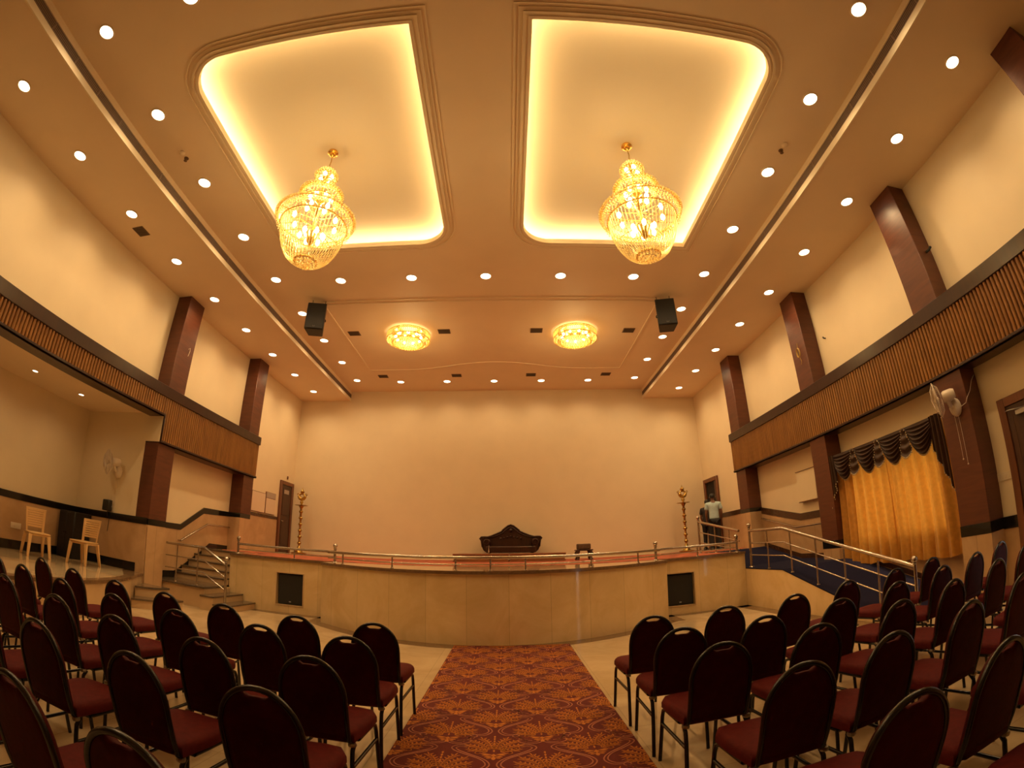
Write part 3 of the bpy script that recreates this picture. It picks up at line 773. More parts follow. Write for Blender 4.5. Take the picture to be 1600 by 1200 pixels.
xe = SX1 + 0.07
def rpath(dz): return [(xe, 9.03, 0.775 + dz), (xe, 7.75, 0.74 + dz), (xe, 4.62, 0.0 + dz)]
rail('long steel ramp handrail sloping down past the gold curtain to a knobbed post', 'handrail',
     [('top_rail', rpath(0.73), 0.027), ('mid_rail', rpath(0.48), 0.012), ('mid_rail', rpath(0.24), 0.012)],
     [(xe, y, rz_(y), rz_(y) + 0.73, 0.015, False) for y in (8.33, 7.53, 6.78, 6.06, 5.32)] + [(xe, 9.03, 0.775, 1.57, 0.026, True), (xe, 4.62, 0.0, 0.76, 0.024, True)])
xe2 = SX1 - 0.04
def upath(dz): return [(xe2, 11.45, ZST + 0.04 + dz), (xe2, 9.25, 0.80 + dz)]
rail('short steel handrail between stage and upper ramp in front of the two persons', 'handrail',
     [('top_rail', [(xe2, 11.45, 1.88), (xe2, 9.28, 1.53)], 0.026), ('mid_rail', [(xe2, 11.45, 1.62), (xe2, 9.28, 1.32)], 0.012), ('mid_rail', [(xe2, 11.45, 1.36), (xe2, 9.28, 1.15)], 0.012)],
     [(xe2, 11.45, ZST, 1.93, 0.026, True), (xe2, 10.5, ZST, 1.72, 0.013, False), (xe2, 9.75, ZST, 1.6, 0.013, False)])

# ------------------------------------------------------------------ doors
def door_leaf(name, side, y0, y1, z0, z1, open_=False):
    sg = 1 if side == 'left' else -1
    xw = XL if side == 'left' else XR
    t = bpy.data.objects.new(name, None); S.collection.objects.link(t); t.location = (xw, y0, z0); struct(t)
    W, H = y1 - y0, z1 - z0; f = 0.12
    def bx(b, a0, a1, p0, p1, q0, q1): b.box(min(sg * a0, sg * a1), max(sg * a0, sg * a1), p0, p1, q0, q1)
    b = MB(); bx(b, 0, 0.06, 0, f, 0, H); bx(b, 0, 0.06, W - f, W, 0, H); bx(b, 0, 0.06, f, W - f, H - f, H); b.build('door_frame', 'doorframe', t, bevel=0.006)
    if open_:
        b = MB(); bx(b, 0.0, 0.004, f, W - f, 0, H - f); b.build('painted_dark_opening', 'doordark', t, smooth=0)  # flat sheet on the wall, the doorway's darkness put into its colour
        b = MB(); bx(b, 0.005, 0.03, f, f + 0.18, 0.01, H - f - 0.01); b.build('door_leaf', 'doorwood', t, bevel=0.004)
    else:
        b = MB(); bx(b, 0.0, 0.035, f, W - f, 0.01, H - f)
        for (p0, p1) in ((0.12, 0.45), (0.52, 0.9)):
            bx(b, 0.035, 0.045, f + 0.1, W - f - 0.1, H * p0, H * p1)
        b.build('door_leaf', 'doorwood', t, bevel=0.008)
        b = MB(); yy = f + 0.08; bx(b, 0.035, 0.075, yy - 0.012, yy + 0.012, 0.98, 1.0); bx(b, 0.06, 0.078, yy - 0.012, yy + 0.12, 0.978, 1.002); b.build('door_handle', 'steel', t, bevel=0.004)
    return t
d = door_leaf('door_1', 'left', 13.9, 14.85, ZST, 3.36)
b = MB(); b.box(0.046, 0.05, 0.28, 0.62, 1.86, 1.99); b.build('door_plate', 'boardgrey', d)
door_leaf('door_2', 'right', 13.72, 14.8, ZST, 3.35, True)
d = door_leaf('door_3', 'right', 2.85, 4.01, 0.0, 2.55)
b = MB(); b.box(-0.052, -0.047, 0.13, 0.32, 0.02, 2.35); b.build('daylit_gap', 'doorlight', d, smooth=0)
b = MB(); b.box(-0.10, -0.036, 0.62, 0.86, 2.27, 2.33); b.tube([(-0.07, 0.70, 2.335), (-0.16, 0.95, 2.36), (-0.06, 1.04, 2.37)], 0.008, 6); b.build('door_closer', 'silver', d, bevel=0.004)

# boards and boxes on the walls
def board(label, side, y0, y1, z0, z1, header=0.0, th=0.03, name='notice_board'):
    sg = 1 if side == 'left' else -1; xw = XL if side == 'left' else XR
    t = thing(name, label, 'board', (xw, (y0 + y1) / 2, z0))
    W = (y1 - y0) / 2; H = z1 - z0
    b = MB(); b.box(min(0, sg * th), max(0, sg * th), -W, W, 0, H); b.build('frame', 'doorframe', t, bevel=0.004)
    b = MB(); b.box(min(sg * th, sg * (th + 0.006)), max(sg * th, sg * (th + 0.006)), -W + 0.015, W - 0.015, 0.015, H - 0.015 - header); b.build('panel', 'board', t)
    if header:
        b = MB(); b.box(min(sg * th, sg * (th + 0.008)), max(sg * th, sg * (th + 0.008)), -W + 0.015, W - 0.015, H - header, H - 0.01); b.build('header_strip', 'boardgrey', t)
    return t
board('wide plain cream notice board on the left stage wall beside the pillar', 'left', 12.18, 13.0, 2.22, 2.80)
board('narrow cream notice board with a grey header strip left of the stage door', 'left', 13.03, 13.66, 2.22, 2.87, 0.17)
t = thing('wall_box', 'cream flat box on the right wall between two mahogany pillars', 'wall unit', (XR, 9.02, 1.99))
b = MB(); b.box(-0.10, 0, -0.36, 0.36, 0, 0.66); b.build('casing', 'wall', t, bevel=0.012)
b = MB(); b.box(-0.104, -0.02, -0.36, 0.36, -0.012, 0.0); b.build('lower_painted_shadow', 'doorframe', t)  # dark strip standing in for the shadow line under the box
b = MB(); b.box(-0.104, -0.02, -0.36, 0.36, 0.66, 0.672); b.build('upper_painted_shadow', 'doorframe', t)  # dark strip standing in for the shadow line along the top
def switch(label, x, y, z, sg):
    t = thing('switch_plate', label, 'switch', (x, y, z))
    b = MB(); b.box(min(0, sg * 0.012), max(0, sg * 0.012), -0.13, 0.13, -0.055, 0.055); b.build('plate', 'white', t, bevel=0.004)
    for k in range(4):
        b = MB(); b.box(min(sg * 0.012, sg * 0.018), max(sg * 0.012, sg * 0.018), -0.10 + k * 0.055, -0.06 + k * 0.055, -0.025, 0.025); b.build('rocker', 'white', t, bevel=0.003)
switch('white switch plate low on the alcove wall beside a plastic chair', ALX + 0.02, 6.05, 0.97, 1)
switch('cream switch plate on the right wall between the fan pillar and the door', XR, 4.16, 1.57, -1)

# ------------------------------------------------------------------ window with curtain and valance
t = bpy.data.objects.new('window_1', None); S.collection.objects.link(t); t.location = (XR - 0.001, 6.35, 0.95); struct(t)
b = MB()
for q in ((-1.1, 1.1, 0, 0.06), (-1.1, 1.1, 1.44, 1.5), (-1.1, -1.04, 0, 1.5), (1.04, 1.1, 0, 1.5), (-0.03, 0.03, 0, 1.5)): b.box(-0.045, 0, q[0], q[1], q[2], q[3])
b.build('window_frame', 'doorframe', t, bevel=0.004)
b = MB(); b.box(-0.02, -0.012, -1.04, 1.04, 0.06, 1.44); b.build('pane', 'daylight', t)
CX = XR - 0.17
t = thing('curtain_rod', 'dark curtain rod across the window on the right wall', 'curtain rod', (CX, 6.4, 2.66))
b = MB(); b.tube([(0, -1.42, 0), (0, 1.45, 0)], 0.016, 8); b.build('rod', 'chairmetal', t)
for y in (-1.38, 1.42):
    b = MB(); b.ball((0, y + (0.06 if y > 0 else -0.06), 0), 0.03, 8, 6); b.build('rod_end', 'brass', t)
    b = MB(); b.tube([(0, y, 0), (0.168, y, 0)], 0.01, 6); b.build('bracket', 'chairmetal', t)
def curtain(y0, y1, label, ph):
    o_y = (y0 + y1) / 2
    W = y1 - y0; nf = 5.5
    def fn(u, v):
        z = 2.64 - v * (2.64 - 0.62)
        fl = 1.0 + 0.03 * v
        a = 2 * PI * nf * u + ph
        d = 0.062 * (0.6 + 0.4 * v) * (math.sin(a + 0.5 * math.sin(1.7 * v + u * 5)) + 0.35 * math.sin(2.1 * a + 1.3 + 1.5 * v))
        y = (u - 0.5) * W * fl + 0.014 * math.cos(a) * v
        zz = z + (0.02 * math.sin(a * 0.5 + 1) if v == 1 else 0)
        return (d, y, zz)
    b = MB(); b.grid(fn, 110, 26)
    o = b.build('curtain', 'gold_curtain', smooth=80, recalc=False)
    o.location = (CX + (0.02 if y0 < 6 else -0.02), o_y, 0)
    return tag(o, label, 'curtain', 'gold satin curtains')
curtain(5.02, 6.41, 'right hand gold satin curtain panel, nearer the fan pillar', 0.3)
curtain(6.40, 7.74, 'left hand gold satin curtain panel, nearer the stage', 1.9)
t = thing('valance', 'dark brown swagged valance with beaded fringe above the gold curtains', 'valance', (CX - 0.09, 6.4, 2.66))
ys = [-1.36, -0.69, -0.02, 0.66, 1.35]
for k in range(4):
    y0, y1 = ys[k], ys[k + 1]
    def fn(u, v, y0=y0, y1=y1):
        s = math.sin(PI * u) ** 0.75
        dp = 0.07 + 0.40 * s
        z = -v * dp + (0.03 if v == 0 else 0)
        x = -0.03 - 0.075 * s * math.sin(PI * v) ** 0.7 - 0.022 * s * math.sin(v * 2 * PI * 6.5)
        yy = y0 + (y1 - y0) * u
        yy = yy + (0.5 * (y0 + y1) - yy) * 0.10 * v
        return (x, yy, z)
    b = MB(); b.grid(fn, 22, 52); b.build('swag', 'valance', t, smooth=80, recalc=False)
    b = MB()
    for i in range(27):
        p = fn(i / 26, 1.0); b.ball((p[0], p[1], p[2] - 0.012), 0.011, 5, 3, 1.6)
    b.build('fringe', 'fringe', t)
for k in (1, 2, 3):
    y = ys[k]
    def fj(u, v, y=y):
        w_ = 0.03 + 0.13 * v
        return (-0.075 - 0.02 * math.sin(PI * u) - 0.012 * math.sin(v * 20), y + (u - 0.5) * 2 * w_ * (1 if v < 0.75 else (1.75 - v)), 0.02 - v * (0.40 + 0.06 * math.sin(PI * u)))
    b = MB(); b.grid(fj, 10, 24); b.build('jabot', 'valance', t, smooth=80, recalc=False)
    b = MB()
    for i in range(11):
        for u in (0, 1):
            p = fj(u, i / 10); b.ball((p[0] - 0.006, p[1], p[2]), 0.010, 5, 3, 1.5)
    for i in range(9):
        p = fj(i / 8, 1.0); b.ball((p[0], p[1], p[2] - 0.01), 0.011, 5, 3, 1.6)
    b.build('fringe', 'fringe', t)
for sgn, y in ((-1, -1.40), (1, 1.38)):
    def ft(u, v, y=y, sgn=sgn):
        L = 0.55 + 0.55 * u if sgn < 0 else 0.55 + 0.55 * (1 - u)
        if sgn < 0: L = 0.5 + 0.62 * (1 - u)
        else: L = 0.5 + 0.62 * u
        return (-0.07 - 0.028 * math.sin(u * 2 * PI * 3), y + (u - 0.5) * (0.24 + 0.05 * v), 0.03 - v * L)
    b = MB(); b.grid(ft, 24, 12); b.build('tail', 'valance', t, smooth=80, recalc=False)
    b = MB()
    for i in range(17):
        p = ft(i / 16, 1.0); b.ball((p[0], p[1], p[2] - 0.012), 0.012, 5, 3, 1.5)
    b.build('fringe', 'fringe', t)

# ------------------------------------------------------------------ wall fans
def wall_fan(label, base, facing, tilt, parts_cord=None):
    """base = point on the wall/pillar; facing = direction the fan blows (unit xy)"""
    t = thing('wall_fan', label, 'fan', base, group='white wall fans')
    fx = Vector((facing[0], facing[1], tilt)).normalized()
    q = fx.to_track_quat('Z', 'Y').to_matrix()
    wx = Vector((facing[2], facing[3], 0)).normalized()
    bq = wx.to_track_quat('Z', 'Y').to_matrix()
    b = MB(); b.lathe([(0.001, 0), (0.085, 0), (0.09, 0.03), (0.08, 0.08), (0.06, 0.115), (0.001, 0.125)], seg=18, mtx=bq @ Matrix.Diagonal((1, 1.45, 1)))
    b.build('mount', 'fanplastic', t, smooth=50)
    neck = wx * 0.20 + Vector((0, 0, 0.12))
    b = MB(); b.tube([wx * 0.06, wx * 0.14 + Vector((0, 0, 0.02)), neck], 0.032, 10); b.build('arm', 'fanplastic', t, smooth=60)
    mc = neck + Vector((0, 0, 0.04))
    b = MB(); b.lathe([(0.001, -0.14), (0.06, -0.135), (0.08, -0.09), (0.085, 0.02), (0.07, 0.05), (0.001, 0.055)], mc, 18, q); b.build('motor_housing', 'fanplastic', t, smooth=50)
    hub = mc + fx * 0.14; R = 0.235
    b = MB()
    for i in range(3):
        ring = []
        def bl(u, v, i=i):
            a = 2 * PI * i / 3 + (u - 0.5) * 1.25 * (0.65 + 0.35 * v); r = 0.04 + (R - 0.045) * v
            return hub + q @ Vector((r * math.cos(a), r * math.sin(a), 0.045 * (u - 0.5) * (1 - 0.3 * v)))
        g = MB(); g.grid(bl, 8, 6)
        o = g.build('blade', 'fanplastic', t, smooth=60, recalc=False)
        md = o.modifiers.new('solid', 'SOLIDIFY'); md.thickness = 0.004
    b = MB(); b.lathe([(0.001, -0.03), (0.042, -0.03), (0.042, 0.02), (0.02, 0.035), (0.001, 0.036)], hub, 14, q); b.build('hub', 'fanplastic', t, smooth=50)
    b = MB()
    for z, r in ((0.0, R + 0.012), (0.06, R * 0.66), (0.075, R * 0.32), (-0.06, R * 0.72)):
        b.tube([hub + q @ Vector((r * math.cos(2 * PI * k / 36), r * math.sin(2 * PI * k / 36), z)) for k in range(36)], 0.006 if z == 0 else 0.0025, 5, loop=True)
    for k in range(48):
        a = 2 * PI * k / 48; c_, s_ = math.cos(a), math.sin(a)
        b.tube([hub + q @ Vector((r * c_, r * s_, z)) for r, z in ((0.035, 0.078), (R * 0.32, 0.075), (R * 0.66, 0.06), (R + 0.012, 0.0), (R * 0.72, -0.06), (0.06, -0.075))], 0.0018, 4)
    b.lathe([(0.001, 0.075), (0.04, 0.075), (0.038, 0.084), (0.001, 0.086)], hub, 14, q)
    b.build('wire_cage', 'fanwire', t, smooth=60)
    for dy, L in ((-0.035, 0.62), (0.035, 0.70)):
        off = Vector((-wx.y, wx.x, 0)) * dy
        p0 = wx * 0.06 + off + Vector((0, 0, -0.09))
        b = MB(); b.tube([p0, p0 + Vector((0, 0, -L))], 0.003, 5); b.ball(p0 + Vector((0, 0, -L)), 0.012, 8, 5); b.build('pull_cord', 'fanwire', t)
    return t
f1 = wall_fan('white wall fan with two pull cords on the mahogany pillar beside the curtain', (6.088, 4.50, 2.64), (-0.62, 0.78, -1, 0), -0.12)
b = MB(); b.tube([(-0.02, -0.08, -0.02), (-0.03, -0.2, 0.0), (-0.02, -0.235, 0.06), (0.1, -0.235, 0.16), (0.2, -0.235, 0.3), (0.3, -0.235, 0.38)], 0.005, 6); b.build('power_cord', 'fanwire', f1)
wall_fan('white wall fan on the end wall of the left alcove', (-7.72, ALY - 0.001, 2.40), (-0.45, -0.85, 0, -1), -0.1)

# ------------------------------------------------------------------ hanging loudspeakers
def hang_speaker(x, y, label, rz):
    t = thing('hanging_loudspeaker', label, 'loudspeaker', (x, y, 5.82), rz, group='hanging loudspeakers')
    poly = [(-0.21, -0.18), (0.21, -0.18), (0.16, 0.20), (-0.16, 0.20)]
    b = MB(); b.prism(poly, 0, 0.63); b.build('cabinet', 'black', t, bevel=0.012)
    b = MB(); b.box(-0.195, 0.195, -0.2, -0.18, 0.015, 0.615); b.build('grille', 'grille', t, bevel=0.008)
    b = MB(); b.tube([(-0.026, -0.203, 0.075), (-0.013, -0.203, 0.05), (0.0, -0.203, 0.068), (0.013, -0.203, 0.05), (0.026, -0.203, 0.075)], 0.004, 5); b.build('badge', 'silver', t)
    for s_ in (-1, 1):
        b = MB(); b.tube([(s_ * 0.19, -0.05, 0.30), (s_ * 0.205, -0.03, 0.30), (s_ * 0.2, 0.04, 0.30), (s_ * 0.178, 0.06, 0.30)], 0.012, 6); b.build('side_handle', 'grille', t)
        b = MB(); b.tube([(s_ * 0.14, 0.0, 0.63), (s_ * 0.145, 0.0, ZC - 5.82)], 0.007, 6); b.build('suspension_wire', 'chairmetal', t)
hang_speaker(-4.14, 8.75, 'black loudspeaker hung from the ceiling over the left end of the stage front', 0.25)
hang_speaker(3.45, 8.75, 'black loudspeaker hung from the ceiling over the right end of the stage front', -0.22)

# ------------------------------------------------------------------ alcove things
def plastic_chair(label, x, y, rz):
    t = thing('plastic_chair', label, 'chair', (x, y, ALZ), rz, group='cream plastic chairs in the alcove')
    # faces +y; seat 0.43 high
    b = MB(); b.prism([(-0.20, -0.19), (0.20, -0.19), (0.22, 0.21), (0.16, 0.235), (-0.16, 0.235), (-0.22, 0.21)], 0.405, 0.43)
    b.prism([(-0.195, -0.18), (0.195, -0.18), (0.21, 0.21), (-0.21, 0.21)], 0.37, 0.405)
    b.build('seat', 'plastic', t, bevel=0.008)
    for sx, sy_, nm in ((-1, 1, 0), (1, 1, 0), (-1, -1, 1), (1, -1, 1)):
        top = Vector((sx * 0.185, 0.19 if sy_ > 0 else -0.165, 0.40)); bot = Vector((sx * 0.225, 0.235 if sy_ > 0 else -0.245, 0))
        b = MB()
        rings = []
        for k in range(5):
            p = top.lerp(bot, k / 4); wd = 0.036 - 0.012 * k / 4
            rings.append([p + Vector((-wd, -wd * 0.6, 0)), p + Vector((wd, -wd * 0.6, 0)), p + Vector((wd, wd * 0.6, 0)), p + Vector((-wd, wd * 0.6, 0))])
        b.loft(rings); b.build('leg', 'plastic', t, bevel=0.005)
    def bk(u, z):      # curved back surface
        wd = 0.185 + 0.07 * (z - 0.40)
        x_ = (u - 0.5) * 2 * wd
        return Vector((x_, -0.185 - 0.13 * (z - 0.43) + 0.05 * (2 * u - 1) ** 2, z))
    b = MB()
    def bar(u0, u1, z0, z1, n=8):
        rings = []
        for i in range(n + 1):
            u = u0 + (u1 - u0) * i / n
            rings.append([bk(u, z0), bk(u, z1), bk(u, z1) + Vector((0, -0.018, 0)), bk(u, z0) + Vector((0, -0.018, 0))])
        b.loft(rings)
    bar(0, 0.11, 0.40, 0.82, 2); bar(0.89, 1, 0.40, 0.82, 2)
    for k in range(7): bar(0.1, 0.9, 0.505 + k * 0.041, 0.538 + k * 0.041)
    bar(0.0, 1.0, 0.79, 0.845, 12)
    b.build('slotted_back', 'plastic', t, bevel=0.004)
    return t
plastic_chair('cream plastic chair in the alcove standing left of the black cabinet', -8.22, 6.05, -1.9)
plastic_chair('cream plastic chair in the alcove standing right of the black cabinet', -7.62, 6.78, -2.95)
t = thing('black_cabinet', 'black two door cabinet standing in the corner of the alcove', 'cabinet', (-8.62, 7.33, ALZ), 0)
b = MB(); b.box(-0.27, 0.25, -0.22, 0.25, 0.0, 0.93); b.build('carcass', 'black', t, bevel=0.012)
for x in (-0.26, -0.005):
    b = MB(); b.box(x, x + 0.245, -0.235, -0.22, 0.03, 0.90); d = b.build('cabinet_door', 'black', t, bevel=0.006)
    b = MB(); b.ball((x + (0.215 if x < -0.1 else 0.03), -0.245, 0.5), 0.012, 8, 5); b.build('knob', 'chairmetal', d)
t = thing('wall_speaker', 'small black box speaker fixed to the alcove end wall below the fan', 'loudspeaker', (-7.88, ALY, 1.60))
b = MB(); b.box(-0.10, 0.10, -0.14, -0.02, 0.0, 0.22); b.build('cabinet', 'black', t, bevel=0.015)
b = MB(); b.tube([(0, -0.05, 0.0), (0, -0.035, -0.12)], 0.012, 6); b.box(-0.03, 0.03, -0.03, 0.0, 0.06, 0.16); b.build('bracket', 'chairmetal', t)
b = MB(); b.tube([(0.03, -0.04, 0.0), (0.05, -0.036, -0.15), (0.03, -0.036, -0.4)], 0.005, 5); b.build('cable', 'black', t)

# ------------------------------------------------------------------ things on the stage
for x0, x1, sd in ((-1.46, 0.015, 'left'), (0.02, 1.50, 'right')):
    t = thing('wooden_platform', 'brown wooden platform unit with moulded top edge, %s half under the carved sofa' % sd, 'platform', ((x0 + x1) / 2, 13.6, ZST + 0.006), group='platform units under the sofa')
    hw = (x1 - x0) / 2
    b = MB(); b.box(-hw + 0.03, hw - 0.03, -0.95, 0.95, 0, 0.18); b.build('plinth', 'platform', t, smooth=0)
    b = MB(); b.box(-hw, hw, -1.0, 1.0, 0.18, 0.215); b.build('top', 'platform', t, bevel=0.012)
    b = MB(); b.box(-hw + 0.01, hw - 0.01, -0.97, -0.95, 0.0, 0.04); b.box(-hw + 0.01, hw - 0.01, -0.98, -0.95, 0.14, 0.18); b.build('moulding', 'platform', t, bevel=0.006)
t = thing('carved_sofa', 'dark carved wooden wedding sofa with peaked back on the stage platform', 'sofa', (0.075, 14.2, ZST + 0.222))
OUT = [(0, 0.86), (0.09, 0.83), (0.18, 0.76), (0.25, 0.705), (0.28, 0.66), (0.42, 0.60), (0.60, 0.53), (0.71, 0.50), (0.80, 0.505), (0.90, 0.50), (0.945, 0.455), (0.90, 0.40), (0.885, 0.30), (0.87, 0.20), (0.82, 0.09), (0.75, 0.03)]
pol = [(-x, z) for x, z in OUT[::-1][:-1]] + OUT
b = MB(); b.prism(pol, 0.30, 0.38, lambda a, c, h: (a, h, c)); b.build('back_panel', 'carved', t, bevel=0.012)
b = MB()
inner = [(x * 0.80, 0.12 + (z - 0.06) * 0.82) for x, z in pol]
b.tube([(x, 0.285, z) for x, z in inner], 0.022, 8); b.tube([(x * 0.985, 0.285, z - 0.012) for x, z in pol[2:-2]], 0.022, 8)
for k in range(7): b.ball((0.0 + 0.1 * (k - 3), 0.285, 0.50 - 0.02 * abs(k - 3)), 0.03, 8, 5)
b.ball((0, 0.28, 0.68), 0.06, 10, 6); b.build('carved_relief', 'carved', t, smooth=50)
b = MB(); b.box(-0.72, 0.72, -0.32, 0.31, 0.02, 0.20); b.build('seat', 'carved', t, bevel=0.03, segs=3)
for s_ in (-1, 1):
    b = MB(); b.tube([(s_ * 0.70, 0.30, 0.34), (s_ * 0.70, -0.30, 0.32)], [0.085, 0.10], 14); b.box(s_ * 0.70 - 0.06, s_ * 0.70 + 0.06, -0.28, 0.30, 0.08, 0.32)
    b.tube([(s_ * 0.70 + 0.07 * math.cos(a), -0.31, 0.32 + 0.07 * math.sin(a)) for a in [i * 2 * PI / 16 for i in range(16)]], 0.02, 6, loop=True)
    b.build('scroll_arm', 'carved', t, bevel=0.01, smooth=50)
    for y in (-0.26, 0.28):
        b = MB(); b.lathe([(0.02, 0), (0.045, 0.015), (0.03, 0.05), (0.05, 0.09)], (s_ * 0.62, y, 0), 12); b.build('foot', 'carved', t)
t = thing('tassel', 'thin cream tassel hanging on the left arm of the carved sofa', 'tassel', (-0.56, 13.83, ZST + 0.24))
b = MB(); b.lathe([(0.012, 0.0), (0.018, 0.02), (0.012, 0.08), (0.006, 0.10), (0.01, 0.11), (0.003, 0.13), (0.003, 0.22)], seg=8); b.build('strand', 'tassel', t)
t = thing('stool_table', 'small dark throne stool with cushion on the stage right of the platform', 'stool', (1.96, 12.6, ZST + 0.0075))
b = MB(); b.box(-0.22, 0.22, -0.2, 0.2, 0.235, 0.27); b.build('seat_board', 'carved', t, bevel=0.008)
b = MB(); b.box(-0.17, 0.17, -0.16, 0.16, 0.27, 0.42); b.build('cushion', 'cushion', t, bevel=0.03, segs=3)
for sx in (-1, 1):
    for sy_ in (-1, 1):
        b = MB(); b.tube([(sx * 0.15, sy_ * 0.14, 0.24), (sx * 0.19, sy_ * 0.17, 0.16), (sx * 0.16, sy_ * 0.15, 0.07), (sx * 0.19, sy_ * 0.17, 0.0)], [0.04, 0.045, 0.032, 0.04], 8); b.build('leg', 'carved', t, smooth=60)

def oil_lamp(x, y, label):
    t = thing('brass_oil_lamp', label, 'oil lamp', (x, y, ZST + 0.006), group='tall brass oil lamps')
    b = MB(); b.lathe([(0.001, 0), (0.24, 0), (0.245, 0.03), (0.20, 0.045), (0.12, 0.06), (0.10, 0.10), (0.06, 0.18), (0.05, 0.22)], seg=24); b.build('base', 'brass', t, smooth=50)
    prof = [(0.05, 0.22)]
    z = 0.22
    for k in range(6):
        prof += [(0.035, z + 0.02), (0.03, z + 0.06), (0.055, z + 0.09), (0.068, z + 0.115), (0.055, z + 0.14), (0.03, z + 0.16), (0.042, z + 0.18), (0.028, z + 0.195)]
        z += 0.195
    prof += [(0.04, z + 0.02), (0.06, z + 0.06), (0.09, z + 0.10)]
    b = MB(); b.lathe(prof, seg=18); b.build('baluster_stem', 'brass', t, smooth=60)
    zt = z + 0.10
    b = MB(); b.lathe([(0.02, zt - 0.01), (0.12, zt), (0.20, zt + 0.012), (0.205, zt + 0.022), (0.19, zt + 0.018), (0.05, zt + 0.012), (0.02, zt + 0.02)], seg=28); b.build('oil_dish', 'brass', t, smooth=50)
    b = MB(); b.lathe([(0.03, zt + 0.01), (0.025, zt + 0.06), (0.05, zt + 0.10), (0.055, zt + 0.13), (0.025, zt + 0.16), (0.035, zt + 0.19), (0.02, zt + 0.21)], seg=16); b.build('upper_stem', 'brass', t, smooth=60)
    c = zt + 0.30
    b = MB()
    ring = [(0.095 * math.cos(a), 0.0, c + 0.085 * math.sin(a)) for a in [(-PI / 2 + 0.0 + 2 * PI * i / 28) for i in range(28)]]
    b.tube(ring, [0.055 if math.sin(-PI / 2 + 2 * PI * i / 28) < 0.2 else 0.03 for i in range(28)], 8, loop=True)
    for s_ in (-1, 1): b.tube([(s_ * 0.12, 0, c + 0.02), (s_ * 0.17, 0, c + 0.05), (s_ * 0.16, 0, c + 0.09), (s_ * 0.12, 0, c + 0.08)], 0.016, 6)
    b.lathe([(0.045, c + 0.09), (0.06, c + 0.12), (0.07, c + 0.15), (0.03, c + 0.19), (0.02, c + 0.21), (0.012, c + 0.25), (0.001, c + 0.29)], seg=14)
    b.build('finial', 'brass', t, smooth=60)
    return t
oil_lamp(-6.42, 14.15, 'tall brass oil lamp on the stage beside the left stage door')
oil_lamp(5.38, 14.15, 'tall brass oil lamp on the right side of the stage near the two persons')

# ------------------------------------------------------------------ two persons at the right stage door
def skin_mesh(name, verts, edges, radii, m, parent, lvl=2, root=0):
    me = bpy.data.meshes.new(name); me.from_pydata(verts, edges, []); me.materials.append(M[m])
    o = bpy.data.objects.new(name, me); S.collection.objects.link(o)
    sk = o.modifiers.new('skin', 'SKIN'); sk.use_smooth_shade = True
    if not me.skin_vertices: 
        bpy.context.view_layer.objects.active = o
    for i, r in enumerate(radii):
        sv = me.skin_vertices[0].data[i]; sv.radius = r if isinstance(r, tuple) else (r, r); sv.use_root = (i == root)
    sb = o.modifiers.new('sub', 'SUBSURF'); sb.levels = lvl; sb.render_levels = lvl
    dg = bpy.context.evaluated_depsgraph_get()
    me2 = bpy.data.meshes.new_from_object(o.evaluated_get(dg)); o.modifiers.clear(); o.data = me2
    me2.polygons.foreach_set('use_smooth', [True] * len(me2.polygons))
    if not me2.materials: me2.materials.append(M[m])
    o.parent = parent
    return o
